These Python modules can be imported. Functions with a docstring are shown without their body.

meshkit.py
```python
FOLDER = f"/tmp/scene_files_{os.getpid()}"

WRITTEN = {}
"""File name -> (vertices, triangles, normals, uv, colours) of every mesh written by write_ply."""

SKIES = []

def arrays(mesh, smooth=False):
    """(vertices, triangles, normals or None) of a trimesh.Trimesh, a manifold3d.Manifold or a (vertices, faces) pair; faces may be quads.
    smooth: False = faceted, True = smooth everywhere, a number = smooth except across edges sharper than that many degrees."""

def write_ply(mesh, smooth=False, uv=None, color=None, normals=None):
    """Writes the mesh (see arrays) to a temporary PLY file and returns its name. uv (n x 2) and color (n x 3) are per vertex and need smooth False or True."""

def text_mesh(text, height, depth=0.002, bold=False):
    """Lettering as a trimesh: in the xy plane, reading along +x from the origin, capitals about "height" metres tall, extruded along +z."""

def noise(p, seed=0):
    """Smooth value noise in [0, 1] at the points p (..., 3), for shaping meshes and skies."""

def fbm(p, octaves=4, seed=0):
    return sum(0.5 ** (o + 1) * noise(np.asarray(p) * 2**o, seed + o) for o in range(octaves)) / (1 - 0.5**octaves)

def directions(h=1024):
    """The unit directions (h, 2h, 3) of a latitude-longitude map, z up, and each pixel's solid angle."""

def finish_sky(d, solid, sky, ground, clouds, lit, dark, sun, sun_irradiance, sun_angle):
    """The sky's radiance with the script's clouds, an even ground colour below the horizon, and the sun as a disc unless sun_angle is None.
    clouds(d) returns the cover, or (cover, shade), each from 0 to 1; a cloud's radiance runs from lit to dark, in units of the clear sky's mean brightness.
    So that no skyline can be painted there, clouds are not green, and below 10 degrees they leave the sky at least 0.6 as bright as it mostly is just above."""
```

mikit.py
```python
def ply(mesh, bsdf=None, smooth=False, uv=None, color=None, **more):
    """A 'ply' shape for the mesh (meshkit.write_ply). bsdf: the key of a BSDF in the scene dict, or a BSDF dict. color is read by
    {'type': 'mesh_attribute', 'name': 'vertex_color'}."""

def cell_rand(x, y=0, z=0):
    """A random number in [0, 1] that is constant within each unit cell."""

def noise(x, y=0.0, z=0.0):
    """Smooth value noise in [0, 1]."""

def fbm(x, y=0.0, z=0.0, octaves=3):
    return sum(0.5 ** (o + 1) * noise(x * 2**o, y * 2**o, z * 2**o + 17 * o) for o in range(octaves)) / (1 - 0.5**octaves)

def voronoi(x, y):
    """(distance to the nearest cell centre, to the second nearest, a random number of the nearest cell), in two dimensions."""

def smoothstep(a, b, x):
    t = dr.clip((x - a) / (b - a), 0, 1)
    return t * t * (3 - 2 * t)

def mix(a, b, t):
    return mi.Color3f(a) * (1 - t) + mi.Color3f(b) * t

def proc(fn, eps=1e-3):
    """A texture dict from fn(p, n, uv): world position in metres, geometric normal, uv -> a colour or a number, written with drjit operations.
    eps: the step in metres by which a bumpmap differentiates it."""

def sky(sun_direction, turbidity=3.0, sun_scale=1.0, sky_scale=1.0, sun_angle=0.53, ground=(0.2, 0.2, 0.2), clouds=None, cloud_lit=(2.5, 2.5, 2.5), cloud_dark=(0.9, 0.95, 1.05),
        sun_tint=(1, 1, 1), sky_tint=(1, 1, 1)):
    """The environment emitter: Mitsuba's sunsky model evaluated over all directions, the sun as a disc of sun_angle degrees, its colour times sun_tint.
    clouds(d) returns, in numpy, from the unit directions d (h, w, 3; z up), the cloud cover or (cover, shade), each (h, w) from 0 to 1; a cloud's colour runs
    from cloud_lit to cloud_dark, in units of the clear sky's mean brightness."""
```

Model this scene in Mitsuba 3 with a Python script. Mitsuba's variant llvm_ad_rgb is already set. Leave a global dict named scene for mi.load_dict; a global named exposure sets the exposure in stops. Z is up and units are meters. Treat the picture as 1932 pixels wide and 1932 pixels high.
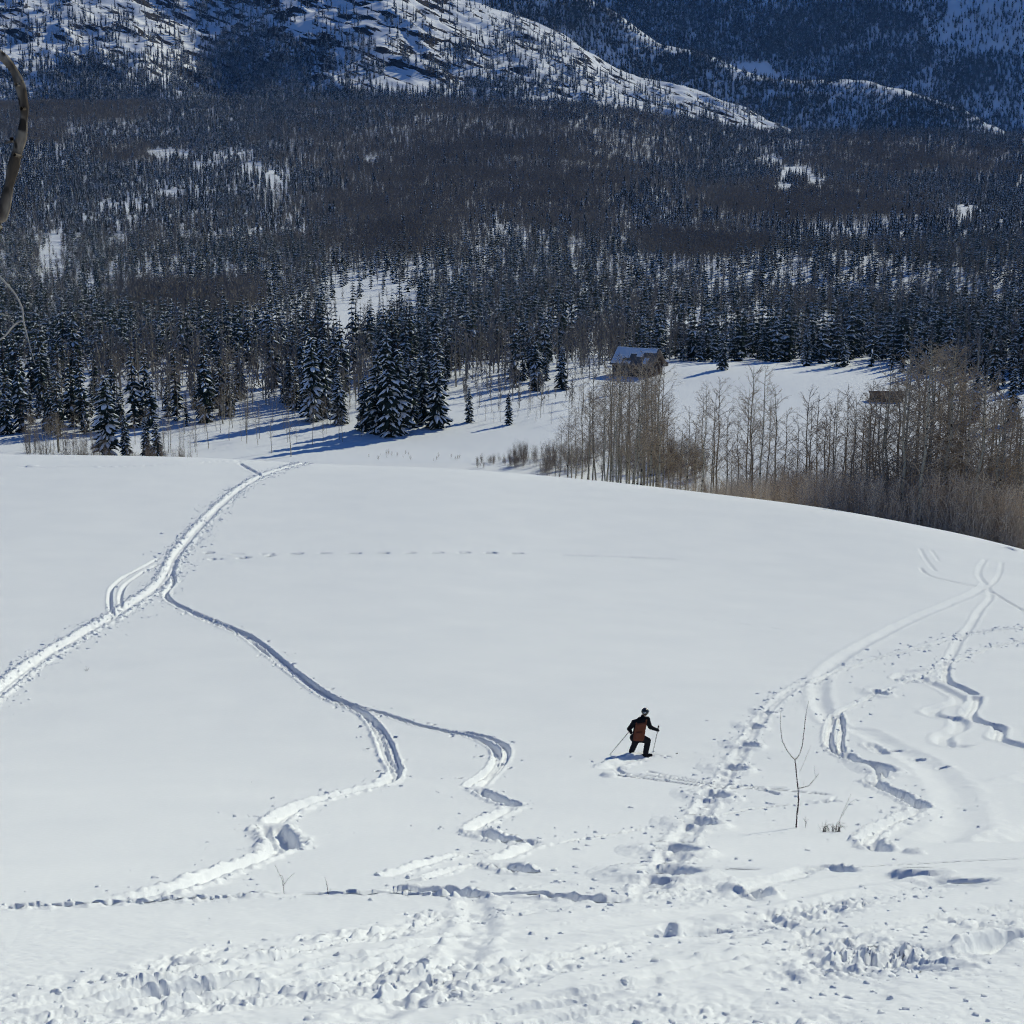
import math, random
import numpy as np, trimesh, manifold3d
import drjit as dr, mitsuba as mi
import mikit, meshkit
from scipy.spatial import cKDTree
from scipy.interpolate import PchipInterpolator, interp1d

T = mi.ScalarTransform4f
# ------------------------------------------------------------------ camera, sky, exposure
PITCH = math.radians(12.5)
FOV = 40.0
exposure = 1.36
SUN_AZ, SUN_EL = math.radians(40.0), math.radians(30.0)      # azimuth to the right of the view direction (+y)
SUN = [math.sin(SUN_AZ) * math.cos(SUN_EL), math.cos(SUN_AZ) * math.cos(SUN_EL), math.sin(SUN_EL)]
scene, labels = {'type': 'scene'}, {}
scene['camera'] = {'type': 'perspective', 'fov': FOV, 'near_clip': 0.05, 'far_clip': 30000.0,
                   'to_world': T().look_at(origin=[0, 0, 0], target=[0, math.cos(PITCH), -math.sin(PITCH)], up=[0, 0, 1])}
scene['air'] = {'type': 'homogeneous', 'albedo': {'type': 'rgb', 'value': [0.18, 0.42, 0.98]}, 'sigma_t': 1.6e-5}
scene['camera']['medium'] = {'type': 'ref', 'id': 'air'}
scene['haze'] = {'type': 'cube', 'to_world': T().translate([0, 3780, 840]).scale([5200, 3840, 920]), 'bsdf': {'type': 'null'}, 'interior': {'type': 'ref', 'id': 'air'}}
labels['haze'] = {'label': 'thin blue air over the valley and the far mountains', 'kind': 'stuff'}
scene['daylight'] = mikit.sky(SUN, turbidity=2.2, sun_scale=1.0, sky_scale=0.66, sun_tint=(0.87, 1.09, 1.30), sky_tint=(0.50, 0.82, 1.38), ground=(0.12, 0.14, 0.17))

# ------------------------------------------------------------------ helpers
RNG = np.random.default_rng(7)
F = 966.0 / math.tan(math.radians(FOV / 2))                  # traced on a 1932 pixel wide view of the photograph
CP, SP = math.cos(PITCH), math.sin(PITCH)


def ss(a, b, x):
    t = np.clip((np.asarray(x, float) - a) / (b - a), 0, 1)
    return t * t * (3 - 2 * t)


def nz(x, y, s, seed=0, octaves=3):
    x, y = np.broadcast_arrays(np.asarray(x, float), np.asarray(y, float))
    return meshkit.fbm(np.stack([x / s, y / s, np.zeros_like(x) + seed * 3.7], -1), octaves, seed) * 2 - 1


def ray(px, py):
    """Slopes (x per y, z per y) of the sight line through a traced point of the photograph."""
    a, b = (px - 966.0) / F, (966.0 - py) / F
    dy = CP + b * SP
    return a / dy, (b * CP - SP) / dy


def pix(x, y, z):
    d = y * CP - z * SP
    return 966 + F * x / d, 966 - F * (z * CP + y * SP) / d


def obj(key, mesh, bsdf, smooth=False, **kw):
    scene[key] = mikit.ply(mesh, bsdf, smooth=smooth, **kw)
    return key


def tag(key, label=None, category=None, group=None, kind=None):
    d = {k: v for k, v in (('label', label), ('category', category), ('group', group), ('kind', kind)) if v}
    labels[key] = d


COUNT = {}


def numbered(name):
    n = COUNT.get(name, 0)
    COUNT[name] = n + 1
    return name if n == 0 else f'{name}_{n:03d}'


def diffuse(rgb, name):
    scene[name] = {'type': 'twosided', 'bsdf': {'type': 'diffuse', 'reflectance': {'type': 'rgb', 'value': list(rgb)}}}


# ------------------------------------------------------------------ materials
def snow_tone(p, n, uv):
    v = mikit.fbm(p.x * 0.35, p.y * 0.35, 0, 3)
    g = mikit.noise(p.x * 28, p.y * 28, p.z * 28)
    return mikit.mix((0.875, 0.89, 0.91), (0.93, 0.94, 0.95), v) * (0.97 + 0.06 * g)


def snow_grain(p, n, uv):
    return mikit.fbm(p.x * 16, p.y * 16, p.z * 16, 3) + 0.5 * mikit.noise(p.x * 4.5, p.y * 3.2, 0)


scene['snow'] = {'type': 'twosided', 'bsdf': {'type': 'bumpmap', 'scale': 0.012, 'arbitrary': mikit.proc(snow_grain, 4e-3),
                 'bsdf': {'type': 'diffuse', 'reflectance': mikit.proc(snow_tone)}}}
diffuse((0.93, 0.94, 0.95), 'loose_snow')
diffuse((0.88, 0.90, 0.93), 'far_snow')
diffuse((0.030, 0.042, 0.034), 'needles')
diffuse((0.036, 0.044, 0.044), 'far_needles')
diffuse((0.10, 0.075, 0.06), 'spruce_bark')
diffuse((0.24, 0.195, 0.155), 'twigs')
diffuse((0.55, 0.47, 0.38), 'brush_twigs')
diffuse((0.42, 0.35, 0.27), 'tan_twigs')
diffuse((0.20, 0.182, 0.172), 'far_twigs')


def aspen_tone(p, n, uv):
    v = mikit.noise(p.x * 3, p.y * 3, p.z * 1.4)
    k = mikit.smoothstep(0.72, 0.8, mikit.noise(p.x * 2, p.y * 2, p.z * 5))
    return mikit.mix(mikit.mix((0.30, 0.265, 0.20), (0.42, 0.39, 0.31), v), (0.05, 0.045, 0.04), k)


scene['aspen_bark'] = {'type': 'twosided', 'bsdf': {'type': 'diffuse', 'reflectance': mikit.proc(aspen_tone)}}


def rock_snow(p, n, uv):
    a = mikit.fbm((p.x + 0.6 * p.y) / 34, (p.y - 0.3 * p.x) / 200, (p.z + 0.4 * p.x) / 9, 4)
    b = mikit.noise(p.x / 12, p.y / 60, (p.z + 0.4 * p.x) / 5)
    steep = 1 - n.z
    k = mikit.smoothstep(0.655, 0.69, a * 0.72 + b * 0.2 + steep * 0.9)
    return mikit.mix((0.92, 0.93, 0.95), mikit.mix((0.025, 0.026, 0.03), (0.07, 0.065, 0.062), b), k)


scene['rock_and_snow'] = {'type': 'twosided', 'bsdf': {'type': 'diffuse', 'reflectance': mikit.proc(rock_snow)}}

# ------------------------------------------------------------------ the lie of the land
_NEAR = PchipInterpolator([-60, -20, 0, 8, 15, 25, 40, 60, 85, 110, 130, 145, 160, 175, 190, 205, 230, 300],
                          [20, 6.2, -1.7, -4.9, -7.8, -11.75, -16.3, -20.2, -23.4, -25.6, -26.9, -27.8, -28.9, -30.1, -31.3, -32.5, -34.5, -40])
_SIDE = PchipInterpolator([-85, -60, -40, -20, -8, 5, 20, 32, 44, 56, 75], [-1.36, -1.14, -0.86, 0.08, 0.5, 1.44, 2.39, 3.12, 4.59, 7.04, 9.44])
_FAR = PchipInterpolator([0, 205, 230, 270, 320, 420, 600, 900, 1300, 1700, 2200, 2400, 2600, 3000], [-39.3, -39.3, -39.4, -39.0, -37.5, -42, -42, -30, 0, 45, 125, 150, 140, 120])


def H(x, y):
    """Height of the smooth ground: the near slope rolls over its crest down to the valley floor, then the forest hill rises."""
    x, y = np.broadcast_arrays(np.asarray(x, float), np.asarray(y, float))
    yc = 146 - 24 * ss(0, 60, x)
    n = _NEAR(np.minimum(y, 300)) - ss(20, 115, y) * _SIDE(np.clip(x, -85, 75)) - 0.0045 * np.maximum(y - yc, 0) ** 2
    n = n + nz(x, y, 14.0, 1, 2) * 0.12 * ss(4, 20, y) * (1 - ss(110, 150, y)) + nz(x, y, 2.6, 2, 2) * 0.025 * (1 - ss(50, 100, y)) + nz(x * 0.5 + y * 0.35, y * 1.1 - x * 0.5, 1.5, 5, 2) * 0.016 * (1 - ss(50, 110, y))
    f = _FAR(np.maximum(y, 0)) - 8 * ss(5, 45, x) * np.exp(-((y - 186) / 27) ** 2) - 9 * (1 - ss(150, 190, y)) - 300 * (1 - ss(100, 150, y))
    f = f - 47 * ss(0.03, 0.19, x / np.maximum(y, 1)) * ss(1000, 2200, y)
    f = f + nz(x, y, 45.0, 3) * 0.9 * ss(200, 240, y) + nz(x, y, 160.0, 4) * 9.0 * ss(400, 700, y)
    k = np.clip(0.5 + (n - f) / 5.0, 0, 1)
    return np.where(y > 340, f, f * (1 - k) + n * k + 1.25 * k * (1 - k))


_D = np.concatenate([np.arange(3, 60, 0.05), np.arange(60, 420, 0.25), np.arange(420, 2600, 4.0)])


def at(px, py, beyond=0.0, fn=None, ds=None):
    """The point of the ground seen at a traced point of the photograph."""
    sx, sz = ray(px, py)
    fn = fn or H
    d = _D if ds is None else ds
    d = d[d >= beyond]
    c = d[::12]
    hit = np.nonzero(sz * c < fn(sx * c, c))[0]
    if len(hit):
        j = max(0, (hit[0] - 1) * 12)
        d = d[j:hit[0] * 12 + 1]
    h = fn(sx * d, d)
    hit = np.nonzero(sz * d < h)[0]
    i = hit[0] if len(hit) else len(d) - 1
    return np.array([sx * d[i], d[i], h[i]])


def at_many(px, py, fn, ds):
    """The same for many points at once, on one far hill; points that miss it come back as nan."""
    sx, sz = ray(px, py)
    h = fn(sx[:, None] * ds, np.broadcast_to(ds, (len(px), len(ds))))
    g = sz[:, None] * ds - h
    i = np.argmax(g < 0, 1)
    ok = (g < 0).any(1) & (i > 0)
    n = np.arange(len(px))
    g0, g1 = g[n, i - 1], g[n, i]
    d = ds[i - 1] + (ds[i] - ds[i - 1]) * g0 / (g0 - g1 + 1e-9)
    z = fn(sx * d, d)
    return np.where(ok[:, None], np.stack([sx * d, d, z], -1), np.nan)


def on(px, d, fn=None):
    """The ground point in the column px at depth d."""
    x = (px - 966.0) / F / CP * d
    x = x * (1 - 0.0)
    for _ in range(3):
        z = float((fn or H)(x, d))
        x = (px - 966.0) / F * (d * CP - z * SP)
    return np.array([x, d, z])


# ------------------------------------------------------------------ tracks in the snow (traced lines laid on the ground)
# (points, half width, depth, rim, roughness, kind)
TR = []


def tr(pts, w, depth, rim=0.05, rough=0.0, kind='trench', crumbs=0, soft=0.45):
    depth *= 0.62 if soft >= 0.6 else 1.0
    TR.append(dict(pts=pts, w=w * 0.72, depth=depth * 0.78, rim=rim * 0.85, rough=rough, kind=kind, crumbs=crumbs, soft=soft))


tr([(590, 872), (545, 882), (500, 896), (450, 925), (420, 950), (385, 985), (350, 1025), (328, 1055), (318, 1080), (300, 1105), (265, 1130), (215, 1163), (150, 1200), (90, 1236), (40, 1270), (0, 1303), (-60, 1350)], 0.42, 0.24, 0.13, 0.05, 'trench', 60, 0.5)
tr([(302, 1053), (262, 1075), (225, 1096), (208, 1116), (207, 1140), (215, 1162)], 0.16, 0.17, 0.08)
tr([(300, 1066), (255, 1090), (234, 1107), (226, 1130), (233, 1150)], 0.15, 0.15, 0.06)
tr([(450, 874), (475, 888), (497, 900)], 0.3, 0.25, 0.1, 0.04)
tr([(30, 882), (120, 882), (310, 878), (440, 870), (600, 872)], 0.32, 0.14, 0.05)
tr([(322, 1078), (328, 1100), (310, 1120), (322, 1136), (345, 1148), (385, 1168), (425, 1185), (460, 1200), (500, 1230), (540, 1260), (580, 1290), (620, 1318), (665, 1337), (690, 1350), (710, 1377), (722, 1405), (731, 1432), (748, 1457), (738, 1470)], 0.21, 0.25, 0.09, 0.03, 'trench', 2, 0.35)
tr([(330, 1140), (400, 1170), (470, 1200), (548, 1260), (625, 1314), (672, 1333), (720, 1346), (780, 1366), (840, 1380), (890, 1391), (925, 1407), (940, 1424), (930, 1446), (908, 1466), (880, 1484)], 0.16, 0.20, 0.07, 0.03, 'trench', 2, 0.35)
tr([(860, 1380), (905, 1388), (940, 1400), (957, 1416), (950, 1436), (930, 1460), (905, 1484)], 0.16, 0.18, 0.05, 0.03, 'trench', 4, 0.4)
tr([(700, 1355), (722, 1380), (738, 1410), (748, 1440), (756, 1456)], 0.14, 0.16, 0.05, 0.03)
tr([(745, 1462), (725, 1478), (690, 1487), (640, 1500), (580, 1516), (545, 1532), (515, 1553)], 0.26, 0.20, 0.07, 0.05, 'trench', 14)
tr([(512, 1556), (520, 1572), (538, 1590), (525, 1606)], 0.34, 0.34, 0.10, 0.10, 'trench', 10, 0.3)
tr([(530, 1602), (500, 1617), (460, 1631), (400, 1652), (345, 1674), (290, 1687), (220, 1695)], 0.24, 0.18, 0.06, 0.05, 'trench', 9)
tr([(898, 1487), (915, 1497), (945, 1512), (975, 1521)], 0.26, 0.32, 0.08, 0.06, 'trench', 10, 0.3)
tr([(975, 1521), (945, 1535), (915, 1550), (888, 1566)], 0.22, 0.16, 0.06, 0.06, 'trench', 12)
tr([(888, 1566), (920, 1577), (960, 1588), (1022, 1590)], 0.28, 0.30, 0.09, 0.07, 'trench', 10, 0.3)
tr([(1022, 1590), (985, 1604), (960, 1616), (925, 1622)], 0.2, 0.12, 0.05, 0.06, 'trench', 6)
tr([(935, 1628), (965, 1640), (1005, 1648), (1050, 1646)], 0.26, 0.28, 0.08, 0.07, 'trench', 8, 0.3)
tr([(720, 1655), (760, 1645), (820, 1625), (880, 1612), (940, 1610)], 0.16, 0.07, 0.05, 0.06, 'trench', 10)
tr([(735, 1660), (800, 1658), (860, 1640), (930, 1630)], 0.12, 0.06, 0.04, 0.05, 'trench', 10)
tr([(-40, 1718), (100, 1710), (200, 1706), (300, 1702), (400, 1697), (480, 1690), (550, 1685)], 0.16, 0.15, 0.05, 0.10, 'trench', 10, 0.3)
tr([(550, 1685), (640, 1687), (720, 1685), (800, 1688), (880, 1692)], 0.13, 0.09, 0.03, 0.03, 'trench', 2, 0.3)
tr([(720, 1682), (800, 1679), (850, 1681), (890, 1690), (950, 1690), (1050, 1692), (1150, 1696), (1215, 1690)], 0.19, 0.22, 0.06, 0.12, 'trench', 10, 0.3)
tr([(890, 1690), (900, 1720), (905, 1752), (880, 1790), (840, 1840), (760, 1890), (640, 1950)], 0.2, 0.05, 0.02, 0.05, 'trench', 6, 0.6)
# boot holes climbing up the slope
tr([(1532, 1284), (1500, 1298), (1475, 1315), (1445, 1345), (1425, 1375), (1405, 1407), (1380, 1452), (1342, 1502), (1313, 1555), (1272, 1606), (1255, 1650), (1215, 1690)], 0.26, 0.05, 0.05, 0.12, 'trench', 16, 0.5)
# right-hand runs
tr([(1862, 1100), (1850, 1112), (1790, 1140), (1720, 1170), (1660, 1200), (1600, 1235), (1560, 1265), (1545, 1290), (1546, 1322), (1562, 1352), (1580, 1372)], 0.50, 0.22, 0.05, 0.0, 'trench', 0, 0.9)
tr([(1575, 1345), (1566, 1370), (1562, 1395), (1572, 1415), (1602, 1433)], 0.18, 0.26, 0.08, 0.04, 'trench', 3, 0.35)
tr([(1582, 1345), (1588, 1375), (1584, 1400), (1590, 1420)], 0.16, 0.24, 0.06, 0.04, 'trench', 3, 0.35)
tr([(1590, 1420), (1622, 1440), (1658, 1450), (1664, 1462), (1645, 1472)], 0.26, 0.32, 0.07, 0.06, 'trench', 6, 0.3)
tr([(1640, 1470), (1655, 1482), (1690, 1497), (1718, 1512), (1745, 1526)], 0.26, 0.34, 0.09, 0.08, 'trench', 6, 0.3)
tr([(1745, 1526), (1715, 1538), (1675, 1557), (1640, 1578), (1632, 1590)], 0.22, 0.14, 0.08, 0.12, 'trench', 10, 0.4)
tr([(1640, 1585), (1652, 1600), (1670, 1606)], 0.25, 0.26, 0.1, 0.1, 'trench', 5, 0.3)
tr([(1615, 1372), (1690, 1412), (1760, 1452), (1800, 1500), (1812, 1545), (1775, 1590)], 0.62, 0.13, 0.03, 0.0, 'trench', 0, 0.9)
tr([(1640, 1400), (1660, 1418), (1675, 1424)], 0.3, 0.18, 0.04, 0.04)
tr([(1860, 1055), (1846, 1085), (1862, 1105), (1870, 1125), (1850, 1150), (1830, 1185), (1806, 1215), (1795, 1240), (1762, 1262), (1700, 1272), (1690, 1280), (1730, 1288), (1785, 1276)], 0.30, 0.18, 0.05, 0.02, 'trench', 0, 0.7)
tr([(1785, 1248), (1782, 1280), (1815, 1298), (1842, 1311)], 0.30, 0.28, 0.05, 0.0, 'trench', 0, 0.5)
tr([(1720, 1276), (1780, 1300), (1812, 1320), (1755, 1343), (1770, 1352), (1810, 1358), (1812, 1372), (1775, 1392), (1795, 1409), (1830, 1405)], 0.40, 0.26, 0.05, 0.0, 'trench', 0, 0.6)
tr([(1842, 1312), (1835, 1335), (1825, 1345), (1845, 1362), (1888, 1374), (1880, 1392), (1900, 1400), (1960, 1415)], 0.34, 0.28, 0.06, 0.0, 'trench', 0, 0.5)
tr([(1535, 1288), (1580, 1266), (1640, 1247), (1720, 1226), (1760, 1216), (1830, 1196), (1880, 1190), (1960, 1180)], 0.22, 0.14, 0.10, 0.09, 'trench', 12)
tr([(1700, 1290), (1760, 1266), (1800, 1248), (1870, 1222), (1960, 1205)], 0.20, 0.13, 0.10, 0.09, 'trench', 12)
tr([(1690, 1295), (1655, 1310), (1600, 1335), (1572, 1350)], 0.16, 0.12, 0.06, 0.06, 'trench', 6)
tr([(1735, 1034), (1748, 1058), (1765, 1078)], 0.25, 0.10, 0.03)
tr([(1756, 1036), (1772, 1060)], 0.2, 0.08, 0.03)
tr([(1735, 1070), (1750, 1085), (1800, 1098), (1860, 1112), (1900, 1135), (1960, 1170)], 0.20, 0.16, 0.03)
tr([(1890, 1060), (1885, 1085), (1865, 1108)], 0.25, 0.12, 0.03)
tr([(1880, 1480), (1920, 1474), (1960, 1460)], 0.5, 0.22, 0.05, 0.0, 'trench', 0, 0.9)
tr([(1870, 1590), (1925, 1575), (1980, 1560)], 0.6, 0.3, 0.05, 0.0, 'trench', 0, 0.9)
# the skier's own fresh tracks
tr([(1136, 1452), (1160, 1445), (1195, 1432), (1225, 1425), (1245, 1423)], 0.36, 0.20, 0.10, 0.04, 'trench', 14, 0.6)
tr([(1137, 1461), (1180, 1464), (1230, 1470), (1330, 1483), (1450, 1489), (1520, 1494), (1575, 1501)], 0.09, 0.12, 0.03, 0.0, 'trench', 1, 0.3)
tr([(1160, 1448), (1178, 1460), (1240, 1465), (1330, 1478), (1400, 1483), (1500, 1487)], 0.085, 0.10, 0.02, 0.0, 'trench', 1, 0.3)
tr([(1215, 1452), (1250, 1462), (1300, 1470), (1340, 1478)], 0.08, 0.07, 0.03, 0.05, 'trench', 4, 0.3)
tr([(1390, 1484), (1430, 1488), (1470, 1500)], 0.11, 0.12, 0.02, 0.0, 'trench', 1, 0.3)
tr([(1578, 1502), (1562, 1514), (1520, 1516), (1460, 1522), (1400, 1530), (1330, 1547)], 0.08, 0.05, 0.03, 0.06, 'trench', 9, 0.4)
tr([(1250, 1560), (1180, 1570), (1120, 1580), (1050, 1592)], 0.07, 0.05, 0.03, 0.07, 'trench', 9, 0.4)
tr([(380, 1042), (470, 1046), (560, 1045), (700, 1044), (870, 1043), (1000, 1045)], 0.32, 0.20, 0.03, 0.0, 'dots', 0, 0.4)
tr([(390, 1056), (460, 1053), (520, 1048)], 0.34, 0.28, 0.03, 0.0, 'dots', 0, 0.4)
tr([(1050, 1048), (1150, 1051), (1280, 1057)], 0.22, 0.14, 0.03, 0.0, 'trench', 0, 0.4)
tr([(1130, 1147), (1250, 1160), (1400, 1178), (1560, 1200)], 0.2, 0.07, 0.02, 0.0, 'dots', 0, 0.4)
# traverse at the foot of the picture: broken, trodden snow
tr([(-60, 1885), (100, 1855), (200, 1842), (300, 1830), (400, 1806), (500, 1788), (620, 1772), (720, 1757), (800, 1742), (900, 1722), (1000, 1712)], 0.40, 0.03, 0.03, 0.17, 'churn', 35)
tr([(-60, 1960), (150, 1925), (300, 1902), (450, 1885), (560, 1872), (680, 1852), (760, 1832), (840, 1812)], 0.46, 0.03, 0.03, 0.15, 'churn', 35)
tr([(150, 1895), (300, 1875), (500, 1845), (640, 1815), (760, 1792), (880, 1760)], 0.11, 0.09, 0.04, 0.02, 'trench', 3)
tr([(220, 1915), (420, 1880), (560, 1852), (700, 1820), (790, 1800)], 0.10, 0.07, 0.03, 0.02, 'trench', 3)
tr([(800, 1880), (880, 1852), (960, 1832), (1070, 1808), (1180, 1790), (1260, 1772), (1350, 1752), (1420, 1740), (1500, 1728), (1600, 1700), (1700, 1685), (1790, 1668)], 0.46, 0.04, 0.05, 0.15, 'churn', 35)
tr([(880, 1720), (960, 1712), (1060, 1706), (1150, 1708), (1230, 1700), (1300, 1690)], 0.66, 0.03, 0.05, 0.14, 'churn', 28)
tr([(1560, 1800), (1640, 1770), (1720, 1752), (1800, 1740), (1960, 1715)], 0.6, 0.03, 0.05, 0.15, 'churn', 32)
tr([(1300, 1960), (1420, 1925), (1500, 1895), (1570, 1850), (1620, 1812), (1640, 1790)], 0.55, 0.03, 0.07, 0.16, 'churn', 35)
tr([(1380, 1745), (1440, 1760), (1520, 1765), (1600, 1790), (1680, 1800), (1790, 1815), (1880, 1830), (1980, 1840)], 0.7, 0.04, 0.04, 0.15, 'churn', 35)
tr([(1060, 1960), (1160, 1930), (1280, 1905), (1360, 1885)], 0.5, 0.02, 0.04, 0.12, 'churn', 25)
tr([(1500, 1960), (1650, 1925), (1800, 1905), (1960, 1890)], 0.5, 0.02, 0.04, 0.10, 'churn', 19)
tr([(960, 1660), (1080, 1672), (1180, 1668), (1290, 1668)], 0.5, 0.02, 0.04, 0.10, 'churn', 16)
tr([(1600, 1822), (1650, 1818), (1700, 1812), (1760, 1826), (1785, 1834)], 0.28, 0.17, 0.05, 0.05, 'trench', 20, 0.6)
tr([(1840, 1800), (1870, 1775), (1930, 1760), (1990, 1755)], 0.20, 0.22, 0.06, 0.05, 'trench', 8, 0.4)
for a_, b_, c_ in ((0, 1905, .10), (-20, 1935, .09), (60, 1890, .08), (260, 1838, .07), (420, 1905, .10), (600, 1885, .09)):
    tr([(a_ - 80, b_ + 14), (a_ + 120, b_ - 16), (a_ + 300, b_ - 46), (a_ + 480, b_ - 84), (a_ + 600, b_ - 112)], c_ * 1.4, 0.05, 0.04, 0.01, 'trench', 3, 0.5)
tr([(1040, 1700), (1200, 1690), (1400, 1662), (1560, 1640), (1760, 1628), (1960, 1618)], 0.12, 0.05, 0.02, 0.01, 'trench', 2, 0.5)
tr([(1180, 1850), (1400, 1800), (1600, 1760), (1800, 1725), (1960, 1705)], 0.14, 0.05, 0.03, 0.03, 'trench', 4, 0.5)
tr([(980, 1890), (1150, 1868), (1350, 1835), (1480, 1800)], 0.14, 0.05, 0.03, 0.03, 'trench', 4, 0.5)
tr([(848, 1852), (862, 1836), (874, 1822)], 0.10, 0.20, 0.04, 0.02, 'trench', 4, 0.3)
tr([(1000, 1760), (1100, 1750), (1250, 1728), (1400, 1705), (1520, 1680), (1700, 1655), (1960, 1640)], 0.40, 0.10, 0.03, 0.0, 'trench', 0, 0.9)
tr([(1180, 1880), (1000, 1905), (840, 1945)], 0.10, 0.06, 0.03, 0.02, 'trench', 3)
tr([(1280, 1890), (1100, 1915), (940, 1955)], 0.10, 0.06, 0.03, 0.02, 'trench', 3)
tr([(1340, 1638), (1400, 1640), (1450, 1640)], 0.13, 0.12, 0.04, 0.0, 'trench', 3)
tr([(1410, 1690), (1430, 1672), (1480, 1655), (1530, 1636)], 0.22, 0.10, 0.10, 0.12, 'churn', 8)
tr([(1520, 1632), (1560, 1636), (1600, 1645)], 0.24, 0.24, 0.06, 0.02, 'trench', 4, 0.5)
tr([(1360, 1745), (1300, 1752), (1240, 1757)], 0.12, 0.10, 0.1, 0.10, 'churn', 8)
# single hollows: (px, py, long radius, short radius, depth)
PITS = [(1447, 1345, .22, .20, .20), (1424, 1373, .26, .22, .26), (1412, 1408, .30, .22, .32), (1384, 1452, .34, .26, .34), (1347, 1503, .34, .26, .36), (1318, 1556, .32, .24, .34),
        (1276, 1608, .32, .25, .36), (1264, 1652, .36, .22, .34), (1660, 1309, .30, .25, .25), (1690, 1415, .22, .14, .14), (1735, 1432, .2, .14, .14), (1780, 1448, .2, .12, .12), (1665, 1452, .3, .3, .3),
        (1427, 1683, .14, .12, .2), (1815, 1664, .45, .15, .16), (1905, 1036, .5, .4, .3), (1560, 1512, .3, .12, .1), (60, 880, .6, .5, -.35),
        (1740, 1750 - 98, .5, .18, -.2), (1270, 1757, .10, .10, -.16), (1150, 1463, .25, .3, -.14), (1725, 1610, .2, .2, -.1)]


def dense(pts, step):
    p = np.array(pts)
    t = np.concatenate([[0], np.cumsum(np.linalg.norm(np.diff(p, axis=0), axis=1))])
    keep = np.concatenate([[True], np.diff(t) > 1e-6])
    p, t = p[keep], t[keep]
    n = max(3, int(t[-1] / step))
    f = PchipInterpolator(t, p, axis=0)
    q = f(np.linspace(0, t[-1], n))
    return q


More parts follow.
